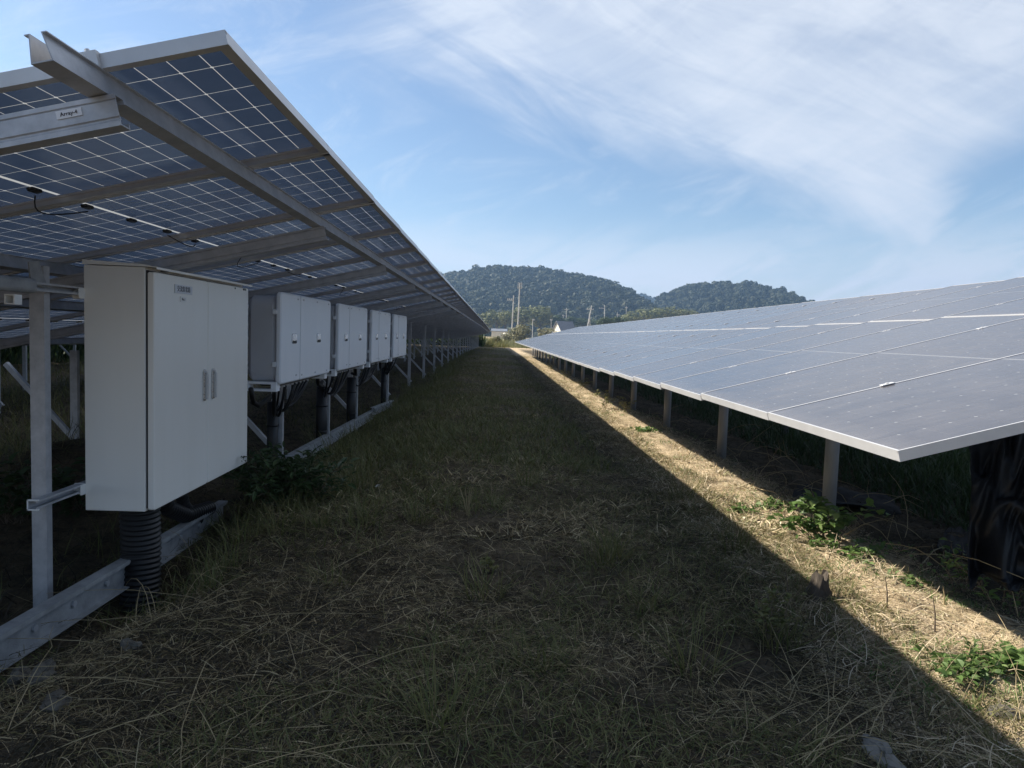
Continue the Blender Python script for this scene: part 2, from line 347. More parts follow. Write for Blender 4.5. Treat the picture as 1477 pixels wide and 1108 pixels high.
def solar_array(name, label, xlow, zlow, tilt, L, y0, cols, indiv, purl, rafter=None, posts=(), y_extra=.25, jb_cols=0, xdip=0.0, grp='rows of solar panels'):
    def dip(y): return float(np.interp(y, DY, DZ))+xdip*float(np.clip((y-4)/5, 0, 1))
    root = empty(name, (xlow, y0, 0)); tag(root, label, 'solar array', grp)
    ct, st = math.cos(tilt), math.sin(tilt); S = Vector((ct, 0, st)); Nn = Vector((-st, 0, ct)); YV = Vector((0, 1, 0))
    step = L+.016
    base = root.location
    pm, fm, jm = panel_meshes(L)
    rot = Matrix.Rotation(-tilt, 4, 'Y')
    rest_v, rest_f, rest_uv = [], [], []; fr = MB()
    far_y = y0+cols*PITCH
    rr = random.Random(5)
    for k in range(cols):
        y = y0+k*PITCH; dz = -float(dip(y+.5))
        for t in (0, 1):
            o = Vector((xlow, y, zlow+dz))+S*(step*t)+Nn*rr.uniform(-.0015, .0015)
            if k < indiv:
                p = link('solar_panel', pm, root, o-base); p.rotation_euler = (0, -tilt, 0)
                q = link('frame', fm, p)
                if k < jb_cols:
                    for dy in (-.36, 0, .36): link('junction_box', jm, p, (0, dy, 0))
            else:
                T = Matrix.Translation(o-base) @ rot; b = len(rest_v)
                for v in pm.vertices: rest_v.append(T @ v.co)
                rest_f.append((b, b+1, b+2, b+3)); rest_uv += [tuple(v.co[:2]) for v in pm.vertices]
                fr.add([T @ v.co for v in fm.vertices], [tuple(pp.vertices) for pp in fm.polygons])
    if rest_v:
        me = bpy.data.meshes.new('distant_solar_panels'); me.from_pydata(rest_v, [], rest_f); me.materials.append(pm.materials[0])
        u = me.uv_layers.new(name='UVMap')
        for i, c in enumerate(rest_uv): u.data[i].uv = c
        po = link('distant_solar_panels', me, root); po['kind'] = 'stuff'
        fo = fr.build('distant_frames', M['alu'], po)
    # purlins: flared open-top section hung right under the frames
    stations = [y0-y_extra]+[y0+k*PITCH for k in range(0, cols+1, 3)]+[far_y+.1]
    stations = sorted(set(stations))
    ph = .062
    for d in purl:
        path = [Vector((xlow, y, zlow-float(dip(y))))+S*d-base for y in stations]
        b, tt, t = .024, .012, .0028; zt = -.0352; zb = zt-ph
        prof = [(-tt-.012, zt), (-tt, zt), (-b+t, zb+t), (b-t, zb+t), (tt, zt), (tt+.012, zt), (tt+.012, zt-t), (tt+.003, zt-t), (b, zb), (-b, zb), (-tt-.003, zt-t), (-tt-.012, zt-t)]
        MB().sweep(prof, path, S, Nn).build('purlin', M['galv'], root)
    if rafter:
        r0, rs, d0, d1, rn, hh = rafter
        for k in range(rn):
            y = r0+rs*k
            o = Vector((xlow, y, zlow-float(dip(y))))+Nn*(-.0352-ph-hh/2-.003)-base
            # web faces the near side, ribs pressed into it
            w, t = .045, .0035
            prof = [(0, -hh/2), (w, -hh/2), (w, -hh/2+.014), (w-t, -hh/2+.014), (w-t, -hh/2+t), (t, -hh/2+t), (t, -hh*.34), (t+.004, -hh*.30), (t+.004, -hh*.24), (t, -hh*.2), (t, hh/2-t), (w-t, hh/2-t), (w-t, hh/2-.014), (w, hh/2-.014), (w, hh/2),
                    (0, hh/2), (0, hh*.36), (.003, hh*.33), (0, hh*.3), (0, -hh*.2), (.004, -hh*.24), (.004, -hh*.30), (0, -hh*.34)]
            MB().sweep(prof, [o+S*d0, o+S*d1], YV, Nn).build('rafter', M['galv'], root)
    for ptype, px, py0, ps, pn, ztop_off, brace in posts:
        for k in range(pn):
            y = py0+ps*k; zpl = zlow-float(dip(y))+(px-xlow)*math.tan(tilt)
            zt = zpl-ztop_off; zb = G(px, y)-.15
            if ptype == 'c':
                m = chan([Vector((px, y, zb))-base, Vector((px, y, zt))-base], .078, .045, .0035, Vector((0, 1, 0)), Vector((1, 0, 0)), .014)
                # web towards the near side: section 0.078 wide in X
                m = MB(); w, dd, t, lp = .070, .045, .0035, .014
                prof = [(-w/2, 0), (w/2, 0), (w/2, dd), (w/2-lp, dd), (w/2-lp, dd-t), (w/2-t, dd-t), (w/2-t, t), (-w/2+t, t), (-w/2+t, dd-t), (-w/2+lp, dd-t), (-w/2+lp, dd), (-w/2, dd)]
                m.sweep(prof, [Vector((px, y, zb))-base, Vector((px, y, zt))-base], Vector((1, 0, 0)), Vector((0, 1, 0)))
                m.build('post', M['galv'], root)
            else:
                m = MB(); m.tube([Vector((px, y, zb))-base, Vector((px, y, zt))-base], .052, 14)
                o = m.build('post', M['rust'], root, True)
                hb = MB(); hb.box(Vector((px, y, zt+.02))-base, (.16, .14, .06)); hb.build('head_bracket', M['galv'], root)
            if brace and not (k == 0 and px > -5):
                bx, bz, dx = brace     # foot offset, foot height, run
                a = Vector((px+bx, y+.055, G(px, y)+bz)); e = Vector((px+bx-dx, y+.055, zpl-dx*math.tan(tilt)-.18))
                dirv = (e-a).normalized(); nrm = Vector((-dirv.z, 0, dirv.x))
                w = .022
                MB().sweep([(-w, -w), (w, -w), (w, -w+.004), (-w+.004, -w+.004), (-w+.004, w), (-w, w)], [a-base, e-base], nrm, Vector((0, 1, 0))).build('brace', M['galv'], root)
    return root, S, Nn, step
TL, TR = math.radians(13.0), math.radians(15.0)
LL, LR = 2.085, 2.145
stepL = LL+.016
xtop, ztop = -.678, CAMZ+.706
xlowL = xtop-(stepL+LL)*math.cos(TL); zlowL = ztop-(stepL+LL)*math.sin(TL)
full = stepL+LL
near_array, SL, NL, _ = solar_array('solar_array', 'row of solar panels seen from below, overhead along the left of the grass aisle', xlowL, zlowL, TL, LL, 1.71*PITCH, 86, 50,
    [full-.33, full-1.70, full-stepL-.33, full-stepL-1.70], rafter=(1.80, 2*PITCH, .25, full-.29, 42, .076),
    posts=[('c', -2.18, 3.48, 3.5*PITCH, 24, .115, (.06, .12, 1.15)), ('c', -4.15, 3.48, 3.5*PITCH, 22, .20, (.06, .12, .75))], y_extra=.22, jb_cols=14)
xlowR, zlowR = 1.224, CAMZ-.315
solar_array('solar_array', 'low row of solar panels seen from above, sloping up right of the grass aisle', xlowR, zlowR, TR, LR, 2.016*PITCH, 43, 43,
    [.55, 1.72, LR+.42, LR+1.72], rafter=(2.775, 2.5*PITCH, .45, 2*LR-.2, 19, .088),
    posts=[('r', 2.60, 5.42, 2.5*PITCH, 18, .24, None), ('r', 4.4, 5.42, 2.5*PITCH, 18, .24, None)], y_extra=-.5, xdip=.045)
solar_array('solar_array', 'next row of solar panels hidden behind the low right row, added for shading', xlowR+5.5, zlowR-.15, TR, LR, 2.016*PITCH, 20, 20,  # unseen row added to darken the ground under the right row
    [.42, 1.72, LR+.42, LR+1.72], posts=[('r', 2.60+5.5, 5.42, 2.5*PITCH, 7, .24, None)], y_extra=-.12, xdip=.045)
dxf = 5.25
solar_array('solar_array', 'second row of solar panels beyond the cabinet, seen under the overhead row', xlowL-dxf, zlowL, TL, LL, 1.71*PITCH, 84, 26,
    [full-.33, full-1.70, full-stepL-.33, full-stepL-1.70], rafter=(1.80, 2*PITCH, .25, full-.29, 34, .076),
    posts=[('c', -2.18-dxf, 3.48, 3.5*PITCH, 23, .115, (.06, .12, 1.15)), ('c', -4.15-dxf, 3.48, 3.5*PITCH, 11, .20, None)])
solar_array('solar_array', 'farthest row of solar panels on the left, added to shade the ground beyond', xlowL-2*dxf, zlowL, TL, LL, 1.71*PITCH, 84, 12,  # extra row added to keep sun off the ground behind the second row
    [full-.33, full-1.70], posts=[('c', -2.18-2*dxf, 3.48, 3.5*PITCH, 11, .115, (.06, .12, 1.15))])
# clamps on the right array (mid clamps over the seams) : parts of that array
rightroot = bpy.data.objects['solar_array.001']
ctR, stR = math.cos(TR), math.sin(TR); SR = Vector((ctR, 0, stR)); NR = Vector((-stR, 0, ctR))
cm = MB(); cm.rbox((0, 0, .002), (.06, .030, .004), .004, 2, 'Z'); cm.tube([(0, 0, .003), (0, 0, .008)], .006, 6)
cme = None
for k in range(1, 24):
    for d in (.55, 1.72, LR+.016+.42, LR+.016+1.72):
        y = 2.016*PITCH+k*PITCH-.01
        p = Vector((xlowR, y, zlowR-float(dip(y))-.045*float(np.clip((y-4)/5, 0, 1))))+SR*d+NR*.002-rightroot.location
        if cme is None: o = cm.build('module_clamp', M['alu'], rightroot, loc=p); cme = o.data
        else: o = link('module_clamp', cme, rightroot, p)
        o.rotation_euler = (0, -TR, 0)
# end clamp and name label on the near array
ra = near_array; rb = ra.location
y = 1.71*PITCH; d = full-.33
pe = Vector((xlowL, y, zlowL))+SL*d-rb
e = MB(); e.box((0, -.008, -.014), (.045, .014, .038)); e.box((0, .002, .003), (.045, .022, .003)); e.tube([(0, -.008, .004), (0, -.008, .012)], .006, 6)
o = e.build('end_clamp', M['alu'], ra, loc=pe+SL*-.0); o.rotation_euler = (0, -TL, 0)
def text_mesh(body, size, name, mat, parent, Mx, extr=.0006):
    cu = bpy.data.curves.new(name, 'FONT'); cu.body = body; cu.size = size; cu.align_x = 'CENTER'; cu.align_y = 'CENTER'; cu.extrude = extr
    tmp = bpy.data.objects.new('tmp', cu); C.objects.link(tmp); dg = bpy.context.evaluated_depsgraph_get()
    me = bpy.data.meshes.new_from_object(tmp.evaluated_get(dg)); bpy.data.objects.remove(tmp)
    me.materials.clear(); me.materials.append(mat); me.transform(Mx); me.name = name
    return link(name, me, parent)
rr = random.Random(31)
for k in range(12):      # black leads drooping between neighbouring modules
    for t in (1,):
        y = 1.71*PITCH+k*PITCH; pa_ = Vector((xlowL, y+PW/2+.36, zlowL-float(dip(y))))+SL*(LL/2+t*stepL)+NL*-.022; pb_ = pa_+Vector((0, PITCH-.72, -float(dip(y+PITCH)-dip(y)))); sg = rr.uniform(.02, .07); of = rr.uniform(-.10, .10)
        pts = [pa_.lerp(pb_, i/8)+SL*(of*math.sin(PI*i/8))-Vector((0, 0, sg*math.sin(PI*i/8)+.012))-rb for i in range(9)]
        MB().tube(pts, .0028, 5).build('cable_lead', M['dark'], ra)
# sticker on the first rafter web (faces -Y, runs up the slope)
def frame_mx(o, ex, ey):
    ex = ex.normalized(); ey = ey.normalized(); ez = ex.cross(ey)
    m = Matrix((ex, ey, ez)).transposed().to_4x4(); m.translation = o; return m
sp = Vector((xlowL, 1.80-.0015, zlowL))+SL*(full-.29-.115)+NL*(-.0352-.062-.038+.008)-rb
Mx = frame_mx(sp, SL, NL)
s_ = MB(); s_.box((0, 0, 0), (.062, .019, .002), Mx); st_ = s_.build('name_sticker', M['plate'], ra)
text_mesh('Array-4', .0135, 'lettering', M['ink'], st_, frame_mx(sp+Vector((0, -.0015, 0)), SL, NL))

# ------------------------------------------------------------------ cabinet
XB, XF = -2.105, -1.80; XD = -1.757
c_n = at(209, 744, X=XF); yn = c_n.y; zb = at(211, 744, X=XD).z; zt = at(213, 384, X=XD).z
yf = at(356.5, 668, X=XD).y; ysplit = at(299.5, 600, X=XD).y
cab = empty('control_cabinet', ((XB+XF)/2, (yn+yf)/2, 0)); tag(cab, 'tall beige steel cabinet with two doors hung on the posts beside the aisle', 'cabinet')
cb = cab.location
def L_(x, y, z): return Vector((x, y, z))-cb
b = MB(); b.rbox(L_((XB+XF)/2, (yn+yf)/2, (zb+zt)/2), (XF-XB, yf-yn, zt-zb), .004, 2, 'X'); b.build('body', M['paint'], cab)
b = MB(); b.box(L_(XF+.004, (yn+yf)/2, (zb+zt)/2), (.008, yf-yn-.03, zt-zb-.03)); b.build('gasket', M['seam'], cab)
cap = MB(); zc = zt+.004
pr = [(XB-.004, zc+.022), (XF-.01, zc+.010), (XD+.022, zc-.002), (XD+.022, zc-.014), (XD+.018, zc-.014), (XD+.018, zc-.006), (XF, zc-.002), (XB-.004, zc+.0)]
cap.sweep(pr, [L_(0, yn-.006, 0), L_(0, yf+.012, 0)], Vector((1, 0, 0)), Vector((0, 0, 1))); cap.build('rain_hood', M['paint'], cab)
doors = []
for (a, c, hs) in ((yn+.012, ysplit-.003, 1), (ysplit+.003, yf-.003, -1)):
    d = MB(); d.rbox(L_((XF+.008+XD)/2, (a+c)/2, (zb+.004+zt-.022)/2), (XD-XF-.008, c-a, zt-zb-.026), .014, 4, 'X')
    dd = d.build('door', M['paint'], cab)
    for v in dd.data.polygons: v.use_smooth = False
    yy = (ysplit-.062) if hs == 1 else (ysplit+.072)
    hz0 = at(303, 575, X=XD).z; hz1 = at(303, 533, X=XD).z
    h = MB(); h.rbox(L_(XD+.005, yy, (hz0+hz1)/2), (.010, .030, hz1-hz0+.01), .010, 3, 'X')
    hp = h.build('handle', M['steel'], dd)
    h.v = []; h.f = []; h.rbox(L_(XD+.018, yy+.004, (hz0+hz1)/2-.008), (.016, .016, (hz1-hz0)*.86), .006, 3, 'X')
    h.tube([L_(XD+.009, yy, hz1-.012), L_(XD+.02, yy, hz1-.012)], .008, 10)
    h.build('handle_lever', M['alu'], dd)
    doors.append(dd)
p1 = at(264.5, 418, X=XD+.001); p2 = at(264, 432, X=XD+.001)
w1 = at(277, 420, X=XD).y-at(252, 416, X=XD).y; w2 = at(268.5, 432, X=XD).y-at(260, 431, X=XD).y
pl = MB(); pl.box(p1+Vector((.0015, 0, 0))-cb, (.003, w1, .047)); np_ = pl.build('nameplate', M['plate'], cab)
ey = Vector((0, 0, 1)); ex = Vector((0, 1, 0))
text_mesh('交流集電箱', .034, 'lettering', M['ink'], np_, frame_mx(p1+Vector((.0032, 0, 0))-cb, ex, ey))
pl = MB(); pl.box(p2+Vector((.0015, 0, 0))-cb, (.003, w2, .030)); np2 = pl.build('number_plate', M['white_plastic'], cab)
text_mesh('No.1', .022, 'lettering', M['ink'], np2, frame_mx(p2+Vector((.0032, 0, 0))-cb, ex, ey))
p3 = at(352.5, 418, X=XD+.001)
text_mesh('NITTO', .020, 'maker_mark', M['ink'], cab, frame_mx(p3+Vector((.0008, 0, 0))-cb, ex, ey))
m = MB(); p4 = at(339, 416, X=XD); m.tube([p4-cb, p4-cb+Vector((.003, 0, 0))], .006, 8); m.build('screw', M['dark'], cab)
# lugs on the back edge
for v in (422, 711):
    q = at(107, v, X=XB)
    m = MB(); m.rbox(L_(XB+.0, yn-.022, q.z), (.005, .05, .055), .008, 2, 'X')
    m.rbox(L_(XB-.028, yn+.0-.004, q.z), (.056, .005, .058), .008, 3, 'Y'); m.tube([L_(XB-.03, yn-.004, q.z), L_(XB-.03, yn-.022, q.z)], .014, 8)
    m.build('mounting_lug', M['white_plastic'], cab)
# support channels (run along the row, bolted on the posts)
def strut(y0_, y1_, x, z, label, grp='slotted support channels'):
    r = empty('support_channel', (x, (y0_+y1_)/2, z)); tag(r, label, 'channel', grp); rb_ = r.location
    w, t = .041, .0025
    prof = [(-w/2, -w/2), (w/2, -w/2), (w/2, -w/2+.010), (w/2-.006, -w/2+.010), (w/2-.006, -w/2+t), (-w/2+t, -w/2+t), (-w/2+t, w/2-t), (w/2-.006, w/2-t), (w/2-.006, w/2-.010), (w/2, w/2-.010), (w/2, w/2), (-w/2, w/2)]
    MB().sweep(prof, [Vector((x, y0_, z))-rb_, Vector((x, y1_, z))-rb_], Vector((1, 0, 0)), Vector((0, 0, 1))).build('channel_body', M['galv'], r)
    m = MB()
    for (zz) in (-.0225, .0225): m.box((0, y0_-rb_.y+.004, zz), (.050, .012, .006))
    m.box((-.0235, y0_-rb_.y+.004, 0), (.005, .012, .050)); m.build('end_cap', M['white_plastic'], r)
    return r
zl = at(66, 723, X=-2.118).z; yl = at(60, 723, X=-2.118).y
strut(yl-.05, yf, -2.128, zl, 'lower channel carrying the foot of the beige cabinet')
zu = at(66, 415, X=-2.118).z
strut(1.9, yf, -2.128, zu, 'upper channel behind the beige cabinet, with a sleeve left of the post')
# sleeve coupling left of the post, and a white square cap
m = MB(); y1 = at(48, 415, X=-2.09).y; m.rbox((-2.10, (y1+2.2)/2, zu), (.062, y1-2.2, .066), .02, 4, 'Y'); o = m.build('pipe_sleeve', M['galv_old']); tag(o, 'dull steel sleeve on the upper channel left of the post', 'pipe sleeve')
q = at(19, 432, X=-2.10)
m = MB()
for s in (-1, 1):
    m.box((q.x+s*.019, q.y, q.z), (.006, .05, .044)); m.box((q.x, q.y, q.z+s*.019), (.032, .05, .006))
m.box((q.x, q.y+.02, q.z), (.03, .004, .03)); o = m.build('tube_cap', M['white_plastic']); tag(o, 'white square end cap left of the post', 'end cap')
# saddle plate on post 0
m = MB(); q = at(50, 395, X=-2.13); m.add([q+Vector(p) for p in ((0, -.03, -.05), (.0, .09, -.06), (0, .02, .06), (0, -.05, .05), (.006, -.03, -.05), (.006, .09, -.06), (.006, .02, .06), (.006, -.05, .05))], [(0, 1, 2, 3), (7, 6, 5, 4), (0, 4, 5, 1), (1, 5, 6, 2), (2, 6, 7, 3), (3, 7, 4, 0)])
o = m.build('gusset_plate', M['galv_old']); tag(o, 'slanted steel gusset plate on the post left of the cabinet', 'bracket')

# ------------------------------------------------------------------ inverters
XI = -1.70
a0 = at(405.4, 488, X=XI).y; W_I = 1.70; zi1 = at(405.4, 420.8, X=XI).z; zi0 = at(405.4, 555.0, X=XI).z
HI = zi1-zi0; BD = .225
def inverter(y, label):
    zc_ = (zi0+zi1)/2
    r = empty('inverter', (XI-BD/2, y+W_I/2, 0)); tag(r, label, 'inverter', 'white inverters hung in a row behind the cabinet'); rb_ = r.location
    def q(x, yy, z): return Vector((x, y+yy, z))-rb_
    b = MB(); b.rbox(q(XI-.045-BD/2, W_I/2, zc_-.006), (BD, W_I-.03, HI-.045), .085, 6, 'X'); b.build('housing', M['inv_side'], r, False)
    # front cover: two shells either side of the crease
    ys = at(433, 488, X=XI).y-a0
    b = MB(); b.rbox(q(XI-.022, W_I/2, zc_), (.044, W_I, HI), .042, 6, 'X'); cv = b.build('cover', M['inv'], r)
    b = MB(); b.box(q(XI+.001, ys, zc_), (.0035, .006, HI-.012)); b.build('crease', M['inv_side'], cv)
    for u in (424, 459.3):
        yy = at(u, 489, X=XI).y-a0; zz = at(424, 488.5, X=XI).z
        b = MB(); b.rbox(q(XI+.003, yy, zz), (.010, .13, .085), .02, 3, 'X'); l = b.build('latch', M['window'], cv)
        b = MB(); b.rbox(q(XI+.0085, yy, zz-.028), (.004, .11, .022), .006, 2, 'X'); b.build('latch_shadow_gap', M['seam'], cv)
    for u, v in ((430, 432), (438, 433), (457.5, 436), (474, 439), (427, 541), (435, 540.5), (454.5, 537), (471, 534)):
        p = at(u, v, X=XI); b = MB(); b.rbox(q(XI+.001, p.y-a0, p.z), (.006, .035, .014), .004, 2, 'X'); b.build('screw_pocket', M['inv_side'], cv)
    for zz in (zi1-.16, zi0+.16):
        b = MB(); b.rbox(q(XI-.05, -.006, zz), (.03, .014, .04), .006, 2, 'Y'); b.build('hinge', M['inv'], r)
    # carrying bracket with a slot, at both ends of the foot
    for yy in (-.02, W_I-.10):
        b = MB(); x0, x1 = XI-.045-BD-.01, XI-.03; z0, z1 = zi0-.055, zi0+.02
        for c_, d_ in (((x0+.02, 0, (z0+z1)/2), (.04, .1, z1-z0)), ((x1-.02, 0, (z0+z1)/2), (.04, .1, z1-z0)), (((x0+x1)/2, 0, z0+.009), (x1-x0-.08, .1, .018)), (((x0+x1)/2, 0, z1-.009), (x1-x0-.08, .1, .018))):
            b.box(q(c_[0], yy+.05, c_[2]), d_)
        b.build('foot_bracket', M['inv'], r)
    # rail behind
    b = MB(); b.box(q(XI-BD-.075, W_I/2, zi1-.16), (.04, W_I+.2, .05)); b.box(q(XI-BD-.075, W_I/2, zi0+.1), (.04, W_I+.2, .05)); b.build('wall_rail', M['galv'], r)
    # glands
    for i in range(9):
        g = MB(); yy = .22+i*.13; g.tube([q(XI-.12, yy, zi0+.02), q(XI-.12, yy, zi0-.055)], .017, 8)
        g.build('cable_gland', M['galv'], r)
    g = MB(); g.rbox(q(XI-.14, W_I*.5, zi0-.01), (.16, W_I*.8, .03), .01, 2, 'Z'); g.build('gland_plate', M['dark'], r)
    return r
ilab = ['light grey inverter nearest the beige cabinet, largest in the row', 'second inverter from the beige cabinet', 'third inverter from the beige cabinet', 'farthest inverter of the row, smallest and last before the bare posts']
r0 = inverter(a0, ilab[0]); IP = 2.095
for k in range(1, 4):
    r = r0.copy(); C.objects.link(r); r.location = r0.location+Vector((0, IP*k, -.004*k)); r['label'] = ilab[k]
    for ch in list(r0.children):
        c2 = ch.copy(); C.objects.link(c2); c2.parent = r
        for g in ch.children:
            g2 = g.copy(); C.objects.link(g2); g2.parent = c2
# ducts and hanging cables below the inverters
for k, (u, dia) in enumerate(((398, .05), (468, .065), (510, .065), (556, .05))):
    yy = 2.0*F/(VX-u); z0 = G(-2.0, yy)
    m = MB(); m.tube([(-2.0, yy, z0-.05), (-2.0, yy, zi0-.22)], dia, 12); 
    for zz in (z0+.25, z0+.55): m.tube([(-2.0, yy, zz), (-2.0, yy, zz+.02)], dia+.005, 12)
    o = m.build('cable_duct', M['dark'], None, True); tag(o, ['black cable duct under the inverter next to the cabinet', 'thick black duct below the gap after the first inverter', 'thick black duct below the third inverter', 'thin black duct below the farthest inverter'][k], 'duct', 'black ducts under the inverters')
    m = MB(); m.sweep([(-.02, -.02), (.02, -.02), (.02, .02), (-.02, .02)], [Vector((-1.94, yy+.05, z0-.05)), Vector((-1.94, yy+.05, zi0-.06))], Vector((1, 0, 0)), Vector((0, 1, 0)))
    o = m.build('duct_support', M['galv']); tag(o, ['thin steel upright beside the duct nearest the cabinet', 'thin steel upright beside the duct after the first inverter', 'thin steel upright beside the duct below the third inverter', 'thin steel upright beside the farthest duct'][k], 'upright', 'steel uprights holding the ducts')
    cbm = MB(); yi = a0+IP*k; rr = random.Random(k)
    for i in range(12):
        ys = yi+.2+.11*i; xs = XI-.12+rr.uniform(-.05, .03); sag = rr.uniform(.10, .24)
        pts = []
        for s in range(9):
            t = s/8; pts.append((xs*(1-t)+(-2.0)*t, ys*(1-t)+(yy+rr.uniform(-.01, .01))*t, (zi0-.05)*(1-t)+(zi0-.25)*t-sag*math.sin(PI*t)*(1-.4*t)))
        cbm.tube(pts, rr.uniform(.009, .014), 6)
    cbm.tube([(XI-.2, yi-.1, zi0-.03), (XI-.22, yi+.02, zi0-.15), (XI-.25, yi+.25, zi0-.2), (-2, yy, zi0-.16)], .02, 6)
    o = cbm.build('cable_bundle', M['dark'], None, True); tag(o, ['black cables looping under the inverter next to the cabinet', 'black cables looping under the second inverter', 'black cables looping under the third inverter', 'black cables looping under the farthest inverter'][k], 'cables', 'cable loops under the inverters')
# ------------------------------------------------------------------ base channels on the ground
def beam(pts, h, w, label, rz=0):
    m = MB(); t = .006
    prof = [(-w/2, h/2), (w/2, h/2), (w/2, h/2-.025), (w/2-t, h/2-.025), (w/2-t, h/2-t-.004), (-w*.15, h/2-t), (-w*.15, -h/2+t), (w*.45, -h/2+t), (w*.45, -h/2), (-w/2, -h/2)]
    prof = [(-w/2, h/2), (w/2, h/2), (w/2, h/2-.022), (w/2-t, h/2-.022), (w/2-t, h/2-t), (0, h/2-t), (0, -h/2+t), (w/2, -h/2+t), (w/2, -h/2), (-w/2, -h/2), (-w/2, -h/2+t), (-t, -h/2+t), (-t, h/2-t), (-w/2, h/2-t)]
    m.sweep(prof, pts, Vector((1, 0, 0)), Vector((0, 0, 1)))
    o = m.build('steel_channel', M['galv_old']); tag(o, label, 'steel channel', 'galvanised channels along the foot of the posts')
    b_ = MB(); a, c = Vector(pts[0]), Vector(pts[-1])
    for i in range(9):
        p = a.lerp(c, (i+.5)/9); b_.tube([p+Vector((.002, 0, 0)), p+Vector((.012, 0, 0))], .016, 8)
    b_.build('bolt', M['galv'], o); o.children[0]['kind'] = 'stuff' if False else ''
    del o.children[0]['kind']
    return o
hA = .15
pa = at(-60, 945, X=-1.97); pb = at(322, 722, X=-1.97); pa.z -= hA/2; pb.z -= hA/2
beam([pa, pa.lerp(pb, .5)+Vector((0, 0, -.008)), pb], hA, .065, 'thick galvanised channel from the left edge to below the cabinet')
pc = at(413, 658, X=-1.93); pd = at(540, 590, X=-1.93); pc.z -= .065; pd.z -= .065
beam([pc, pd], .13, .06, 'galvanised channel on the ground below the first inverters')
pc = at(537, 588, X=-1.90); pd = at(566, 577, X=-1.90); pc.z -= .06; pd.z -= .06
beam([pc, pd], .12, .06, 'short far galvanised channel half hidden in grass')
# ------------------------------------------------------------------ corrugated conduits below the cabinet
def corrugated(pts, r, label, rings=11, name='corrugated_conduit'):
    P = [Vector(p) for p in pts]; out = []; rad = []
    n = rings*6; segs = [(P[i+1]-P[i]).length for i in range(len(P)-1)]; tot = sum(segs)
    def pos(s):
        i = 0
        while i < len(segs)-1 and s > segs[i]: s -= segs[i]; i += 1
        return P[i].lerp(P[i+1], min(s/segs[i], 1))
    for i in range(n+1):
        out.append(pos(tot*i/n)); rad.append(r*(1-.09*(1 if (i % 6) in (0, 1) else (.4 if (i % 6) in (2, 5) else 0))))
    m = MB(); m.tube(out, rad, 22); o = m.build(name, M['dark'], None, True); tag(o, label, 'conduit', 'black corrugated conduits under the cabinet'); return o
pt = at(202, 745, X=-1.93); pbm = at(204, 862, X=-1.93)
corrugated([(pt.x, pt.y, zb+.0), (pt.x, pt.y+.01, (zb+pbm.z)/2), (pt.x+.01, pt.y-.02, G(pt.x, pt.y)-.06)], .104, 'thick black corrugated conduit from the cabinet base into the ground', 22)
corrugated([(-1.96, pt.y+.30, zb+.0), (-1.97, pt.y+.42, zb-.14), (-1.98, pt.y+.7, zb-.26), (-1.98, pt.y+1.1, .0)], .05, 'thin black conduit bending away behind the thick one', 24)
corrugated([(-1.99, pt.y+.62, zb+.0), (-2.0, pt.y+.72, zb-.2), (-2.0, pt.y+.95, -.05)], .04, 'thin black conduit farthest under the cabinet', 18)

# ------------------------------------------------------------------ grass, straw
def strands(n, xs, ys, length, elev, width, curve, seed, seg=3, zoff=0.0, azb=None):
    r = np.random.default_rng(seed); n = len(xs)
    az = r.uniform(0, 2*PI, n) if azb is None else azb
    L = length if np.ndim(length) else r.uniform(.6, 1.3, n)*length
    el = elev if np.ndim(elev) else np.abs(r.normal(elev, .25, n))
    w = width*r.uniform(.6, 1.4, n)
    cv = r.normal(0, curve, n); cz = r.normal(0, curve*.5, n)
    side0 = np.stack([-np.sin(az), np.cos(az), r.normal(0, .5, n)], 1); side0 /= np.linalg.norm(side0, axis=1)[:, None]
    P = np.stack([xs, ys, gz(xs, ys)+zoff], 1); pts = []
    a = az.copy(); e = el.copy()
    for s in range(seg+1):
        ww = w*(1-.55*s/seg) if s < seg else w*.15
        pts.append(P-side0*ww[:, None]/2); pts.append(P+side0*ww[:, None]/2)
        d = np.stack([np.cos(a)*np.cos(e), np.sin(a)*np.cos(e), np.sin(e)], 1)
        P = P+d*(L/seg)[:, None]; a = a+cv; e = e-np.abs(cz)-.06
        g = gz(P[:, 0], P[:, 1])+.003; P[:, 2] = np.maximum(P[:, 2], g)
    V = np.stack(pts, 1).reshape(-1, 3); k = 2*(seg+1)
    base = (np.arange(n)*k)[:, None]
    F_ = np.concatenate([base+np.array([[2*s, 2*s+1, 2*s+3, 2*s+2]]) for s in range(seg)], 1).reshape(-1, 4)
    return V, F_
def logy(n, a, b, r): return np.exp(r.uniform(math.log(a), math.log(b), n))
def join(parts):
    Vs, Fs, off = [], [], 0
    for v, f in parts: Vs.append(v); Fs.append(f+off); off += len(v)
    return np.concatenate(Vs), np.concatenate(Fs)
r = np.random.default_rng(3)
parts = []
# thatch, straw, in the aisle; log distributed so that near ground is denser
def scatter(n, x0, x1, y0, y1, patch=None, seed=0, lo=.45):
    r = np.random.default_rng(seed); ys = logy(n, y0, y1, r); xs = r.uniform(x0, x1, n)
    xs = np.where(ys > 12, xs, xs)
    if patch:
        pv = vnoise(xs, ys, patch, seed+5); keep = pv > lo+r.uniform(-.12, .12, n); xs, ys = xs[keep], ys[keep]
    return xs, ys
xs, ys = scatter(120000, -1.7, 1.95, 1.35, 26, .5, 21, .36); parts.append(strands(0, xs, ys, .075, .16, .0030, .35, 1))
xs, ys = scatter(4500, -1.7, 1.9, 1.35, 16, .8, 22, .45); parts.append(strands(0, xs, ys, .20, .10, .0026, .11, 2, 4, .008))
xs, ys = scatter(9000, -1.8, 1.9, 1.35, 14, .6, 23, .5); parts.append(strands(0, xs, ys, .14, .7, .0026, .12, 3, 4, .0))
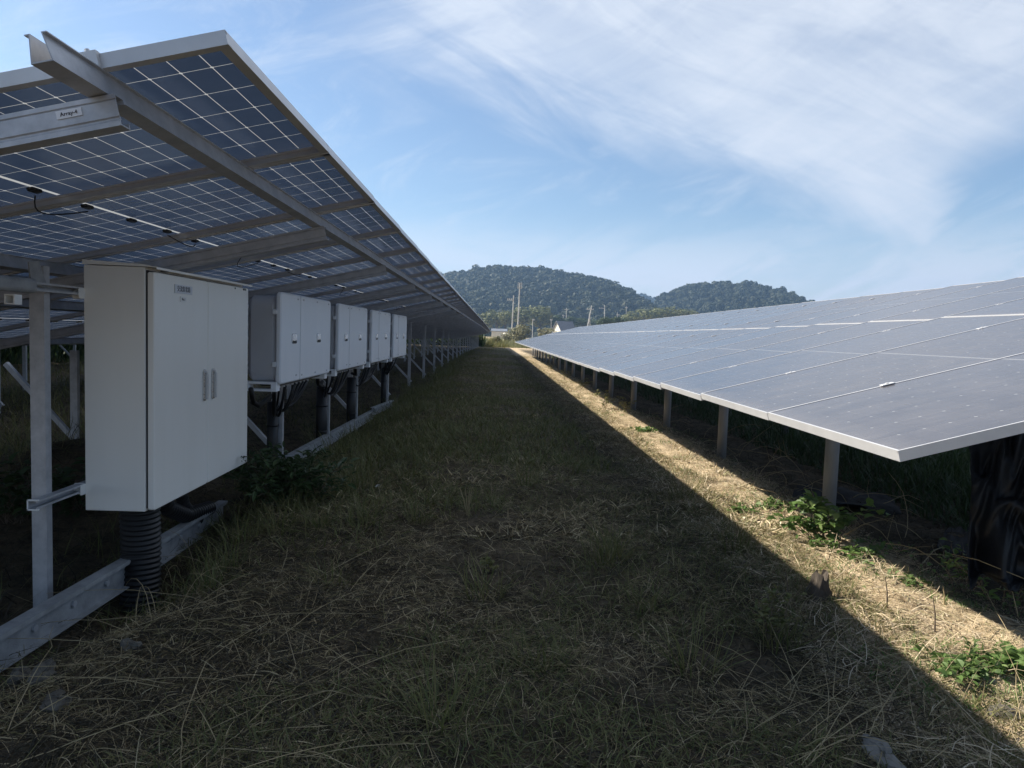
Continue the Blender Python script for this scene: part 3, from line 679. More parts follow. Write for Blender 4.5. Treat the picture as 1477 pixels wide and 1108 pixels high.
xs, ys = scatter(42000, -1.6, 1.9, 4.5, 45, .45, 25, .5); parts.append(strands(0, xs, ys, .09, .4, .009, .4, 16, 2))
V_, F_ = join(parts); o = link('dry_straw', npmesh('dry_straw', V_, F_, M['straw'])); tag(o, 'mown dry straw lying over the grass aisle', 'straw', kind='stuff')
parts = []
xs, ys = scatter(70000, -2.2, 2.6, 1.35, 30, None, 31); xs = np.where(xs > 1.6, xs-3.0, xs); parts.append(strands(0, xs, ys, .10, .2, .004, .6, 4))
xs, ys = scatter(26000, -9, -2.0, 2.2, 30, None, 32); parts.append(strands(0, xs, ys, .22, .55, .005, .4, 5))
xs, ys = scatter(40000, 2.45, 6.5, 2.2, 40, None, 33); parts.append(strands(0, xs, ys, .18, .35, .0045, .5, 6))  # dark strands laid here to deepen the shade under the right row
V_, F_ = join(parts); o = link('shade_thatch', npmesh('shade_thatch', V_, F_, M['straw_dark'])); tag(o, 'dark old thatch between the straw, coloured dark to deepen shade under the panel rows', 'thatch', kind='stuff')
parts = []
xs, ys = scatter(110000, -2.3, 1.9, 1.4, 50, .7, 41, .45); parts.append(strands(0, xs, ys, .07, .7, .0042, .35, 7))
xs, ys = scatter(30000, -1.9, 1.2, 7, 90, 2.0, 42, .42); parts.append(strands(0, xs, ys, .13, .9, .012, .3, 8))
xs, ys = scatter(15000, -2.0, 0.1, 3.5, 30, .9, 45, .54); parts.append(strands(0, xs, ys, .15, .8, .007, .3, 18))
xs, ys = scatter(14000, -9, -2.2, 3, 40, 1.0, 43, .45); parts.append(strands(0, xs, ys, .25, 1.0, .006, .25, 9))
xs, ys = scatter(26000, -17, -4.5, 3, 70, None, 44); parts.append(strands(0, xs, ys, .28, 1.0, .012, .25, 19))
# tufts
def tufts(cent, per, rad, length, width, seed, elev=1.1, seg=4):
    r = np.random.default_rng(seed); cent = np.array(cent); n = len(cent)*per
    c = np.repeat(cent, per, 0); a = r.uniform(0, 2*PI, n); q = rad*np.sqrt(r.uniform(0, 1, n))
    sc = np.repeat(r.uniform(.6, 1.35, len(cent)), per)
    return strands(0, c[:, 0]+q*np.cos(a), c[:, 1]+q*np.sin(a), length*sc*r.uniform(.6, 1.2, n), np.clip(r.normal(elev, .28, n), .2, 1.5), width, .22, seed, seg, 0, a+r.normal(0, .5, n))
cs = [(at(u, v, Z=0).x, at(u, v, Z=0).y) for u, v in ((585, 660), (610, 640), (570, 645), (640, 650), (590, 690), (620, 615), (560, 630), (600, 750), (870, 810), (890, 800), (935, 870), (1120, 925), (760, 700), (700, 850), (540, 610), (575, 600), (600, 595), (985, 720), (830, 680), (1060, 800), (520, 760), (480, 830), (430, 740), (460, 760), (400, 765), (350, 770), (490, 720), (510, 700), (330, 800), (300, 830), (1000, 960), (780, 960), (640, 1040))]
parts.append(tufts(cs, 60, .10, .22, .005, 50))
rr = np.random.default_rng(8)
cs = [(rr.uniform(-1.9, -1.0), y) for y in np.linspace(5.5, 24, 60)]+[(rr.uniform(-2.4, -1.6), y) for y in np.linspace(9, 60, 80)]
parts.append(tufts(cs, 45, .16, .26, .006, 51))
V_, F_ = join(parts); o = link('green_grass', npmesh('green_grass', V_, F_, M['grass'])); tag(o, 'short green grass and tufts growing through the straw of the aisle', 'grass', kind='stuff')
# sunlit strip: short litter and clippings
parts = []
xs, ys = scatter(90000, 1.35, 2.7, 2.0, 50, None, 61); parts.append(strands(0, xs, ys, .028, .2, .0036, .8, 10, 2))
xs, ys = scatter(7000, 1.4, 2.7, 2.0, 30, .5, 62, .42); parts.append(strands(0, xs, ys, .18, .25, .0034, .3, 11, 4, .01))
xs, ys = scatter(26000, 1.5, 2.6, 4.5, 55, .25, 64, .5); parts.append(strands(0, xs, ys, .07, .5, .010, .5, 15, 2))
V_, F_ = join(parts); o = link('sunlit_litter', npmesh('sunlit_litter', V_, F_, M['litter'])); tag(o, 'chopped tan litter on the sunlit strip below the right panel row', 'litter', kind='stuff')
parts = []
xs, ys = scatter(22000, 1.5, 2.9, 2.2, 50, .35, 63, .60); parts.append(strands(0, xs, ys, .045, .8, .005, .4, 12))
V_, F_ = join(parts); o = link('young_weeds', npmesh('young_weeds', V_, F_, M['weed'])); tag(o, 'fresh green sprouts dotted over the sunlit strip', 'sprouts', kind='stuff')
parts = []
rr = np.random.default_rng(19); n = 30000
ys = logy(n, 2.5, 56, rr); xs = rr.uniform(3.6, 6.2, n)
parts.append(strands(0, xs, ys, rr.uniform(.2, .5, n)*np.clip((xs-3.2)/1.5, .3, 1), np.clip(rr.normal(1.1, .3, n), .3, 1.5), .016, .3, 20))  # weeds added under the right row to block light from its far side
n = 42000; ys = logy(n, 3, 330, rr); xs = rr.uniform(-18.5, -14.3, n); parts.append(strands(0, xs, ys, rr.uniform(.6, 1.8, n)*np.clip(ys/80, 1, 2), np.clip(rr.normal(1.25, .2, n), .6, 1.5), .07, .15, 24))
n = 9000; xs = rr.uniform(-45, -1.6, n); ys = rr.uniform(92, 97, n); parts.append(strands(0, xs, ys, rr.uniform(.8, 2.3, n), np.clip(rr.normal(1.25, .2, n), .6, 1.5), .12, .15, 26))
V_, F_ = join(parts); o = link('dark_undergrowth', npmesh('dark_undergrowth', V_, F_, M['vine'])); tag(o, 'dim undergrowth added to block light below the right row and growing beyond the left rows', 'undergrowth', kind='stuff')
# far end of the aisle: tall yellow weeds beyond the rows
parts = []
rr = np.random.default_rng(9); n = 16000
xs = rr.uniform(-6, 14, n); ys = rr.uniform(93, 112, n)
hh = (vnoise(xs, ys, 2.2, 6)*1.0+.35)*rr.uniform(.5, 1.1, n)
parts.append(strands(0, xs, ys, hh, np.clip(rr.normal(1.25, .2, n), .6, 1.5), .05, .15, 13))
n = 9000; xs = rr.uniform(-40, 60, n); ys = rr.uniform(112, 190, n); parts.append(strands(0, xs, ys, rr.uniform(.4, 1.4, n), np.clip(rr.normal(1.2, .2, n), .6, 1.5), .11, .15, 14))
V_, F_ = join(parts); o = link('tall_weeds', npmesh('tall_weeds', V_, F_, M['yellowgrass'])); tag(o, 'sunlit yellow green weeds at the far end of the aisle', 'weeds', kind='stuff')

# ------------------------------------------------------------------ leafy plants
def leaf(m, o, d, up, L, W, fold=.25):
    d = d.normalized(); s = d.cross(up)
    if s.length < 1e-3: s = d.cross(Vector((1, 0, 0)))
    s.normalize(); n = s.cross(d)
    drop = -n*0
    P = [o, o+d*L*.28+s*W*.42+n*W*fold, o+d*L*.62+s*W*.40+n*W*fold*.8, o+d*L-n*L*.12, o+d*L*.62-s*W*.40+n*W*fold*.8, o+d*L*.28-s*W*.42+n*W*fold, o+d*L*.33, o+d*L*.66-n*L*.02]
    m.add(P, [(0, 1, 6), (1, 2, 7, 6), (2, 3, 7), (0, 6, 5), (6, 7, 4, 5), (7, 3, 4)])
def plant(name, base, spread, height, nst, lpn, L, W, mat, label, cat, seed, grp=None, creep=False, stem_r=.0025):
    r = random.Random(seed); root = empty(name, base); tag(root, label, cat, grp)
    lf = MB(); stm = MB()
    for s in range(nst):
        a = r.uniform(0, 2*PI); out = r.uniform(.2, 1)*spread; hgt = height*r.uniform(.5, 1.1)*(.5 if creep else 1)
        p = Vector((r.uniform(-1, 1)*spread*.15, r.uniform(-1, 1)*spread*.15, 0)); pts = [p]
        nseg = 6
        for i in range(1, nseg+1):
            t = i/nseg; q = p+Vector((math.cos(a)*out*t, math.sin(a)*out*t, hgt*math.sin(PI*.5*min(1, t*(1.7 if creep else 1)))*(1-(.5*t if creep else 0))))
            q += Vector((r.uniform(-1, 1), r.uniform(-1, 1), r.uniform(-.5, .5)))*spread*.05; pts.append(q)
        stm.tube(pts, [stem_r*(1-.7*i/nseg) for i in range(nseg+1)], 5)
        for k in range(lpn):
            t = r.uniform(.15, 1)*nseg; i = min(int(t), nseg-1); q = pts[i].lerp(pts[i+1], t-i)
            d = Vector((r.uniform(-1, 1), r.uniform(-1, 1), r.uniform(-.2, .5))); sc = r.uniform(.55, 1.25)
            leaf(lf, q+d.normalized()*L*.3, d, Vector((r.uniform(-.4, .4), r.uniform(-.4, .4), 1)), L*sc, W*sc)
    stm.build('stem', M['darkstick'], root); lf.build('leaves', mat, root)
    return root
def gp(u, v): 
    p = at(u, v, Z=0.0); p.z = G(p.x, p.y); return p
plant('broadleaf_weed', gp(395, 730), .46, .40, 56, 17, .075, .030, M['vine'], 'dark leafy clump in front of the gap between cabinet and channel', 'weed', 1)
plant('broadleaf_weed', gp(440, 725), .40, .32, 36, 14, .085, .038, M['vine'], 'dark green clump with large leaves at the near end of the far channel', 'weed', 2)
plant('broadleaf_weed', gp(365, 700), .30, .30, 18, 12, .08, .045, M['vine'], 'dark leafy clump at the foot of the cabinet right corner', 'weed', 21)
plant('broadleaf_weed', at(20, 700, X=-3.2)+Vector((0, 0, -.25)), .45, .35, 20, 12, .09, .05, M['vine'], 'dim leafy weed left of the post behind the near channel', 'weed', 22)
plant('broadleaf_weed', at(105, 690, X=-3.0)+Vector((0, 0, -.3)), .35, .35, 16, 12, .09, .05, M['vine'], 'dim leafy weed between the post and the cabinet', 'weed', 23)
plant('climbing_weed', gp(1180, 790), .36, .27, 22, 12, .075, .054, M['weed'], 'sunlit green leafy weed at the foot of the nearest right post', 'weed', 3)
plant('climbing_weed', gp(1235, 812), .32, .18, 14, 13, .045, .03, M['weed'], 'small leafed creeper right of the nearest right post', 'weed', 4, creep=True)
plant('climbing_weed', gp(1400, 985), .24, .12, 18, 14, .036, .028, M['weed'], 'bright green creeping weed low at the right edge', 'weed', 5, creep=True)
plant('climbing_weed', gp(1465, 980), .20, .14, 12, 9, .05, .042, M['weed'], 'bright green weed with round leaves at the right edge', 'weed', 51, creep=True)
plant('climbing_weed', gp(1455, 890), .30, .30, 13, 9, .04, .028, M['weed'], 'small leafed sprig at the right edge under the panels', 'weed', 6)
plant('climbing_weed', gp(1385, 860), .28, .25, 10, 9, .04, .028, M['weed'], 'thin leafy weed in the shade line below the black sheet', 'weed', 7)
plant('climbing_weed', gp(1120, 735), .22, .12, 14, 10, .05, .032, M['weed'], 'low green weed on the sunlit strip left of the nearest right post', 'weed', 8, creep=True)
plant('climbing_weed', gp(1075, 745), .16, .10, 10, 9, .04, .028, M['weed'], 'low green weed near the shadow line before the second right post', 'weed', 81, creep=True)
plant('climbing_weed', gp(930, 625), .25, .10, 14, 10, .06, .04, M['weed'], 'green weed on the sunlit strip near the fourth right post', 'weed', 9, creep=True)
plant('climbing_weed', gp(1310, 850), .12, .06, 10, 8, .03, .02, M['weed'], 'small green weed beside the pale fallen stalk', 'weed', 91, creep=True)
plant('ragged_weed', gp(1110, 920), .12, .22, 12, 16, .035, .018, M['yellowgrass'], 'small bushy yellow green weed in the shade of the aisle', 'weed', 10)
plant('ragged_weed', gp(705, 818), .05, .06, 5, 8, .035, .025, M['yellowgrass'], 'tiny yellow plant in the middle of the aisle', 'weed', 11)
plant('ragged_weed', gp(615, 700), .07, .08, 6, 8, .035, .02, M['yellowgrass'], 'tiny yellow green plant by the grass tufts of the aisle', 'weed', 12)
# far plants seen along the sunlit strip edge
for i, (u, v) in enumerate(((872, 590), (905, 600), (795, 532), (815, 545), (840, 560))):
    plant('climbing_weed', gp(u, v), .3, .3, 8, 9, .06, .04, M['yellowgrass'], 'dry tangled weed on the strip, %s' % ['by the fifth right post', 'between the fourth and fifth right posts', 'farthest along the strip', 'second farthest along the strip', 'third farthest along the strip'][i], 'weed', 70+i)
# stalks and twigs
def twig(pts, r, mat, name, label, cat='stalk', grp=None, side=0, seed=0):
    P = [Vector(p) for p in pts]; m = MB(); m.tube(P, [r*(1-.6*i/(len(P)-1)) for i in range(len(P))], 6)
    rr = random.Random(seed)
    for i in range(side):
        k = rr.randrange(1, len(P)-1) if len(P) > 2 else 0; a = P[k]; d = Vector((rr.uniform(-1, 1), rr.uniform(-1, 1), rr.uniform(.0, 1)))*(P[-1]-P[0]).length*.22
        m.tube([a, a+d*.5+Vector((0, 0, .01)), a+d], [r*.5, r*.4, r*.2], 5)
    o = m.build(name, M[mat]); tag(o, label, cat, grp); return o
def arc(u0, v0, u1, v1, zmax, n=7, jit=.02, seed=0, z1=None):
    a = gp(u0, v0); b = gp(u1, v1) if z1 is None else at(u1, v1, Y=z1); rr = random.Random(seed); out = []
    for i in range(n+1):
        t = i/n; p = a.lerp(b, t); p.z += zmax*math.sin(PI*t)+.006; p += Vector((rr.uniform(-jit, jit), rr.uniform(-jit, jit), rr.uniform(-jit, jit)*.3))*(1 if 0 < i < n else 0); out.append(p)
    return out
twig(arc(1222, 848, 1500, 856, .03, 8, .012, 1), .006, 'stick', 'fallen_stalk', 'long pale stalk lying across the sunlit strip on the right')
twig(arc(1296, 812, 1477, 838, .10, 7, .02, 2), .004, 'stick', 'fallen_stalk', 'thin pale stalk arching into the shade above the long one')
twig(arc(1320, 830, 1375, 775, .05, 4, .01, 3), .004, 'stick', 'fallen_stalk', 'short leaning stalk crossing the shade edge')
twig(arc(1085, 705, 1210, 790, .06, 7, .02, 4), .004, 'stick', 'fallen_stalk', 'bent dry stalk left of the nearest right post')
twig(arc(1040, 715, 1150, 745, .04, 6, .03, 5), .0035, 'stick', 'fallen_stalk', 'twisted dry stalk on the strip between the first two right posts', side=4)
twig(arc(1110, 745, 1175, 705, .18, 6, .02, 6), .0035, 'darkstick', 'bramble', 'arched brown bramble left of the nearest right post', 'bramble', side=7)
twig(arc(1090, 700, 1165, 690, .28, 7, .03, 7), .003, 'stick', 'bramble', 'thorny twig standing against the dark between two right posts', 'bramble', side=8, seed=3)
twig(arc(1215, 775, 1305, 825, .16, 8, .015, 8), .003, 'stick', 'bramble', 'arching green twig right of the nearest right post', 'bramble', side=8, seed=4)
for i, (u, v, vt, lb) in enumerate(((1279, 890, 832, 'short upright dead stalk in the middle of the sunlit strip'), (1348, 925, 862, 'upright dead stalk right of the short one'), (1362, 878, 845, 'pale stub beside the fallen stalk'), (1135, 870, 825, 'dark stub in the shade left of the stump'))):
    p = gp(u, v); t = at(u-2, vt, Y=p.y); twig([p-Vector((0, 0, .03)), p.lerp(t, .5)+Vector((.004, 0, 0)), t], .0045, 'darkstick' if i != 2 else 'stick', 'dead_stalk', lb, grp='cut stalks')
p = gp(675, 742); m = MB()
for i in range(5):
    a = Vector((random.uniform(-1, 1), random.uniform(-.5, .5), 0))*.02; m.tube([p+a*.3, p+a+Vector((a.x*.8, 0, .11)), p+a*2+Vector((a.x*1.5, 0, .20))], [.003, .003, .0015], 5)
o = m.build('dead_stalk', M['stick']); tag(o, 'small fan of pale upright stems in the middle of the aisle', 'stalk')
# random tangle of bramble stems under the right row's edge
m = MB(); rr = random.Random(14)
for i in range(70):
    y = math.exp(rr.uniform(math.log(2.6), math.log(14))); x = rr.uniform(2.45, 3.3); p = Vector((x, y, G(x, y))); pts = [p]
    a = rr.uniform(0, 2*PI); ln = rr.uniform(.25, .7); el = rr.uniform(.2, 1.2)
    for s in range(6):
        p = p+Vector((math.cos(a)*math.cos(el), math.sin(a)*math.cos(el), math.sin(el)))*ln/6; a += rr.uniform(-.4, .4); el -= rr.uniform(0, .4); pts.append(p)
    m.tube(pts, [.003-.0003*s for s in range(7)], 4)
o = m.build('bramble_tangle', M['stick']); tag(o, 'tangle of thin dry stems in the shade edge under the right row', 'stems', kind='stuff')
# long dry stems in the left foreground
m = MB(); rr = random.Random(15)
for i in range(70):
    u = rr.uniform(-20, 560); v = rr.uniform(800, 1108); p = gp(u, v)+Vector((0, 0, .01)); pts = [p]
    a = rr.gauss(.2, .9)+(PI if rr.random() < .4 else 0); ln = rr.uniform(.2, .7); el = rr.uniform(.0, .3)
    for s in range(7):
        p = p+Vector((math.cos(a)*math.cos(el), math.sin(a)*math.cos(el), math.sin(el)))*ln/7; a += rr.uniform(-.07, .07) if rr.random() < .85 else rr.uniform(-.7, .7); el -= rr.uniform(-.03, .12)
        p.z = max(p.z, G(p.x, p.y)+.01); pts.append(p)
    m.tube(pts, [.0019-.00017*s for s in range(8)], 4)
for i in range(60):
    u = rr.uniform(1050, 1500); v = rr.uniform(960, 1108); p = gp(u, v)+Vector((0, 0, .01)); pts = [p]
    a = rr.gauss(.5, .8)+(PI if rr.random() < .4 else 0); ln = rr.uniform(.2, .5); el = rr.uniform(.05, .8)
    for s in range(7):
        p = p+Vector((math.cos(a)*math.cos(el), math.sin(a)*math.cos(el), math.sin(el)))*ln/7; a += rr.uniform(-.07, .07) if rr.random() < .85 else rr.uniform(-.7, .7); el -= rr.uniform(-.03, .12)
        p.z = max(p.z, G(p.x, p.y)+.01); pts.append(p)
    m.tube(pts, [.0018-.00018*s for s in range(8)], 4)
for i in range(16):    # long stems leaning round the conduit
    p = gp(rr.uniform(150, 360), rr.uniform(780, 900)); pts = [p]; a = rr.uniform(0, 2*PI); el = rr.uniform(.9, 1.4); ln = rr.uniform(.2, .45)
    for s in range(7):
        p = p+Vector((math.cos(a)*math.cos(el), math.sin(a)*math.cos(el), math.sin(el)))*ln/7; el -= rr.uniform(.05, .45); pts.append(p)
    m.tube(pts, [.0018-.0002*s for s in range(8)], 4)
o = m.build('long_dry_stems', M['stick']); tag(o, 'long yellow dry stems strewn over the foreground corners', 'stems', kind='stuff')
# ------------------------------------------------------------------ stones, stump, cloths
def rock(u, v, s, label, mat='stone', seed=0, flat=.5):
    p = gp(u, v); rr = np.random.default_rng(seed)
    import bmesh
    bm = bmesh.new(); bmesh.ops.create_icosphere(bm, subdivisions=3, radius=1)
    for vv in bm.verts:
        c = vv.co; n = sum(max(0, c.dot(Vector(d))-.62)*w for d, w in ROCKD) ; vv.co = c*(1-n)
    for vv in bm.verts: vv.co = Vector((vv.co.x*s[0], vv.co.y*s[1], vv.co.z*s[2]))+Vector(rr.normal(0, .003, 3))
    me = bpy.data.meshes.new('stone'); bm.to_mesh(me); bm.free(); me.materials.append(M[mat])
    o = link('stone', me, None, p+Vector((0, 0, s[2]*.35))); o.rotation_euler = (rr.uniform(-.2, .2), rr.uniform(-.2, .2), rr.uniform(0, 6)); tag(o, label, 'stone'); return o
rr_ = random.Random(99); ROCKD = []
for i in range(14):
    d = Vector((rr_.gauss(0, 1), rr_.gauss(0, 1), rr_.gauss(0, 1))).normalized(); ROCKD.append((d, rr_.uniform(.5, .95)))
rock(68, 962, (.085, .06, .045), 'grey stone at the foot of the near channel', seed=1)
rock(85, 1012, (.10, .05, .035), 'flat grey stone in the lower left corner', seed=2)
rock(188, 926, (.06, .045, .035), 'half buried stone below the corrugated conduit', seed=3)
rock(25, 955, (.05, .05, .06), 'small dark stone tucked under the near channel', seed=4)
rock(1278, 1085, (.055, .11, .04), 'pale grey block near the bottom right', 'concrete', 5)
rock(1440, 1040, (.06, .05, .03), 'grey stone in the weeds low at the right edge', seed=6)
rock(1058, 668, (.035, .04, .03), 'small tan stone on the strip by the second right post', 'concrete', 7)
p = gp(1180, 872); m = MB(); n = 16; rs = random.Random(3)
vs = []; 
for lv, (zz, rad) in enumerate(((-.04, .075), (.02, .055), (.06, .042), (.10, .034))):
    for i in range(n):
        a = 2*PI*i/n; q = rad*(1+.25*math.sin(3*a+1)+rs.uniform(-.12, .12)); vs.append(p+Vector((q*math.cos(a), q*math.sin(a), zz+(rs.uniform(-.02, .04) if lv == 3 else 0))))
fs = [(l*n+i, l*n+(i+1) % n, (l+1)*n+(i+1) % n, (l+1)*n+i) for l in range(3) for i in range(n)]+[tuple(3*n+i for i in range(n))]
m.add(vs, fs); o = m.build('tree_stump', M['bark']); tag(o, 'small dark jagged stump on the shadow line of the strip', 'stump')
def cloth(name, P00, P10, P01, P11, nu, nv, amp, seed, mat, label, cat, thick=.004):
    r = np.random.default_rng(seed); vs = []
    for j in range(nv+1):
        for i in range(nu+1):
            a, b = i/nu, j/nv; p = (P00*(1-a)+P10*a)*(1-b)+(P01*(1-a)+P11*a)*b
            f1 = float(vnoise(a*7+b*1.5, b*1.6, 1, seed)); f2 = abs(float(vnoise(a*16-b*5, b*5, 1, seed+1))-.5)*2; d = (f1-.5)*2*amp+(f2-.5)*amp*.45
            e = (float(vnoise(a*9, b*6, 1, seed+2))-.5)*amp
            vs.append(p+Vector((d*.5, d, e)))
    m = MB(); m.add(vs, [(j*(nu+1)+i, j*(nu+1)+i+1, (j+1)*(nu+1)+i+1, (j+1)*(nu+1)+i) for j in range(nv) for i in range(nu)])
    o = m.build(name, M[mat], None, True); md = o.modifiers.new('s', 'SOLIDIFY'); md.thickness = thick; tag(o, label, cat); return o
ya = 3.35
cloth('black_sheet', at(1392, 850, Y=ya+.1), at(1600, 860, Y=ya-.2), at(1398, 632, Y=ya+.35), at(1600, 590, Y=ya+.1), 80, 60, .13, 5, 'tarp', 'crumpled black weed sheet hanging under the near end of the right row', 'plastic sheet')
q0 = gp(1140, 725); q1 = gp(1300, 738); q2 = gp(1150, 700); q3 = gp(1290, 702)
for q in (q0, q1, q2, q3): q.z += .05
cloth('ground_sheet', q0, q1, q2, q3, 40, 12, .07, 9, 'rag', 'dusty grey sheet bunched on the ground behind the nearest right post', 'plastic sheet')
q0 = gp(1350, 790); q1 = gp(1420, 800); q2 = gp(1365, 745); q3 = gp(1425, 740)
for q in (q0, q1, q2, q3): q.z += .03
cloth('ground_sheet', q0, q1, q2, q3, 24, 16, .05, 12, 'rag', 'heap of black plastic left of the hanging black sheet', 'plastic sheet')
m = MB(); p = gp(543, 704); m.add([p+Vector(q) for q in ((-.02, 0, .01), (.02, -.01, .014), (.025, .02, .03), (-.01, .03, .022), (-.02, 0, .013), (.02, -.01, .017), (.025, .02, .033), (-.01, .03, .025))], [(0, 3, 2, 1), (4, 5, 6, 7), (0, 1, 5, 4), (1, 2, 6, 5), (2, 3, 7, 6), (3, 0, 4, 7)])
o = m.build('plastic_scrap', M['white_plastic']); tag(o, 'small white scrap on the grass of the aisle', 'scrap')

# ------------------------------------------------------------------ trees
def crown_cloud(n, r, size, blobs=7, seed=0, flat=.8, spread=.62):
    """leaf-clump quads on and in several lobes; unit crown, centre 0, radius about 1"""
    rg = np.random.default_rng(seed)
    c = rg.normal(0, 1, (blobs, 3)); c /= np.linalg.norm(c, axis=1)[:, None]; c *= rg.uniform(.25, spread, (blobs, 1)); c[:, 2] = c[:, 2]*flat
    br = rg.uniform(.34, .56, blobs)
    k = rg.integers(0, blobs, n); d = rg.normal(0, 1, (n, 3)); d /= np.linalg.norm(d, axis=1)[:, None]
    rad = br[k]*rg.uniform(.72, 1.08, n); P = c[k]+d*rad[:, None]*np.array([1, 1, flat])
    nrm = d+rg.normal(0, .30, (n, 3)); nrm /= np.linalg.norm(nrm, axis=1)[:, None]
    t = np.cross(nrm, rg.normal(0, 1, (n, 3))); t /= np.linalg.norm(t, axis=1)[:, None]; b = np.cross(nrm, t)
    s = size*rg.uniform(.5, 1.4, n)[:, None]
    V = np.stack([P-t*s-b*s*.7, P+t*s*.9-b*s*.8, P+t*s+b*s*.7, P-t*s*.8+b*s*.9], 1)
    return V      # n,4,3
def scale_cloud(Vc, sx, sz, o): 
    W = Vc*np.array([sx, sx, sz]); return (W+np.asarray(o)).reshape(-1, 3)
variants = [crown_cloud(230, 1, .15, 6, s, .8, .6) for s in range(6)]
def tree(label, u, vb, vt, wpx, D, mat, seed, n=1800, grp='trees at the foot of the hills', name='broadleaf_tree', flat=.9, trunk=.25):
    b = at(u, vb, Y=D); t = at(u, vt, Y=D); H = t.z-b.z; R = wpx/F*D/2
    root = empty(name, b); tag(root, label, 'tree', grp)
    Vc = crown_cloud(n, 1, .055, 16, seed, flat, .72)
    th = H*trunk; ch = (H-th)/2
    Vv = scale_cloud(Vc, R*1.02, ch*1.05/max(flat, .5), (0, 0, th+ch))
    me = npmesh('crown', Vv, np.arange(len(Vv)).reshape(-1, 4), M[mat]); link('crown', me, root)
    rr = random.Random(seed); m = MB(); m.tube([(0, 0, -.3), (0, 0, th), (R*.05, 0, th+ch)], [R*.09+.06, R*.06+.05, .04], 8)
    for i in range(5):
        a = rr.uniform(0, 6.28); m.tube([(0, 0, th*.8), (math.cos(a)*R*.3, math.sin(a)*R*.3, th+ch*.5), (math.cos(a)*R*.6, math.sin(a)*R*.6, th+ch*1.1)], [R*.04+.03, R*.03+.02, .02], 5)
    m.build('trunk', M['bark'], root); return root
GT = 'trees at the foot of the hills'
T = [(700, 477, 449, 30, 230, 'tree_b', 'light green tree right against the far end of the overhead row'),
     (716, 477, 446, 26, 235, 'tree_b', 'feathery light green tree left of the thin utility pole'),
     (729, 477, 447, 24, 228, 'tree_b', 'rounded light green tree beside the thin utility pole'),
     (752, 478, 443, 40, 240, 'tree_b', 'broad tree behind the antenna mast'),
     (778, 478, 441, 44, 245, 'tree_b', 'widest grey green tree right of the antenna mast'),
     (800, 478, 452, 34, 250, 'tree_a', 'dark tree left of the cream house'),
     (822, 474, 457, 26, 252, 'tree_a', 'dark tree top showing behind the cream house roof'),
     (842, 474, 459, 28, 256, 'tree_a', 'dark tree just right of the cream house'),
     (862, 473, 460, 26, 258, 'tree_a', 'low dark tree between the leaning pole and the green tree'),
     (874, 474, 456, 26, 170, 'tree_a', 'fresh green tree right of the leaning pole'),
     (893, 472, 457, 24, 180, 'tree_a', 'small green tree at the left end of the olive thicket'),
     (912, 470, 450, 34, 260, 'tree_b', 'olive tree starting the thicket above the right row'),
     (935, 468, 445, 40, 265, 'tree_b', 'olive tree in the middle of the thicket'),
     (958, 466, 442, 44, 270, 'tree_b', 'highest olive tree of the thicket'),
     (984, 464, 447, 40, 275, 'tree_b', 'olive tree at the right end of the thicket')]
for i, (u, vb, vt, w, D, mt, lb) in enumerate(T): tree(lb, u, vb+3, vt, w*1.15, D, mt, 200+i, grp=GT)
tree('pale bushy shrub in front of the two utility poles', 751, 494, 466, 36, 105, 'tree_c', 301, 1800, 'shrubs beyond the rows', 'shrub', .9, .08)
tree('low pale shrub left of the cream house', 788, 488, 473, 30, 112, 'tree_c', 302, 1500, 'shrubs beyond the rows', 'shrub', .7, .05)
tree('small shrub at the left foot of the pale bushy one', 733, 494, 478, 22, 108, 'tree_c', 303, 1200, 'shrubs beyond the rows', 'shrub', .8, .05)
tree('round weedy shrub at the far end of the aisle', 716, 500, 484, 20, 98, 'tree_c', 304, 1200, 'shrubs beyond the rows', 'shrub', .8, .05)

# ------------------------------------------------------------------ hills with forest
def hill(sil, Dc, Df, Db, treeh):
    sil = np.array(sil, float); cx = np.array([at(u, v, Y=Dc).x for u, v in sil]); cz = np.array([at(u, v, Y=Dc).z for u, v in sil])-treeh
    return cx, np.maximum(cz, 0), Dc, Df, Db
HILLS = [hill([(380, 470), (470, 425), (560, 398), (636, 389), (660, 386), (690, 380), (720, 377), (760, 379), (800, 383), (840, 389), (870, 397), (895, 408), (912, 424), (922, 442), (935, 476)], 520, 330, 760, 6.5),
         hill([(925, 470), (938, 440), (955, 426), (975, 414), (985, 409), (1020, 405), (1045, 403), (1062, 406), (1080, 405), (1105, 409), (1128, 418), (1148, 434), (1165, 452), (1200, 480)], 560, 390, 780, 5.0),
         hill([(860, 460), (885, 424), (905, 418), (925, 421), (950, 423), (980, 424), (1010, 440), (1060, 470)], 900, 760, 1150, 7)]
def hz(x, y):
    z = np.full(np.shape(x), -3.0)
    for cx, cz, Dc, Df, Db in HILLS:
        c = np.interp(x, cx, cz, left=0, right=0)
        t = np.clip((y-Df)/(Dc-Df), 0, 1); t2 = np.clip((Db-y)/(Db-Dc), 0, 1)
        gul = 1+.10*(vnoise(x, y, 38, 4)-.5)*np.where(t < .97, 1, 0)*(1-t)*3
        z = np.maximum(z, c*np.minimum(t**.85, t2**.6)*gul-1.5)
    return z
hx_ = np.linspace(-260, 420, 171); hy_ = np.linspace(325, 1160, 168)
XX, YY = np.meshgrid(hx_, hy_); ZZ = hz(XX, YY)
V = np.stack([XX.ravel(), YY.ravel(), ZZ.ravel()], 1); nx, ny = len(hx_), len(hy_)
I = (np.arange(ny-1)[:, None]*nx+np.arange(nx-1)[None, :]).ravel()
hm = surf('hill_soil', (.02, .028, .012), (.04, .05, .02), .05, .95)
o = link('hills', npmesh('hills', V, np.stack([I, I+1, I+nx+1, I+nx], 1), hm, True)); tag(o, kind='structure')
rg = np.random.default_rng(77); out = []
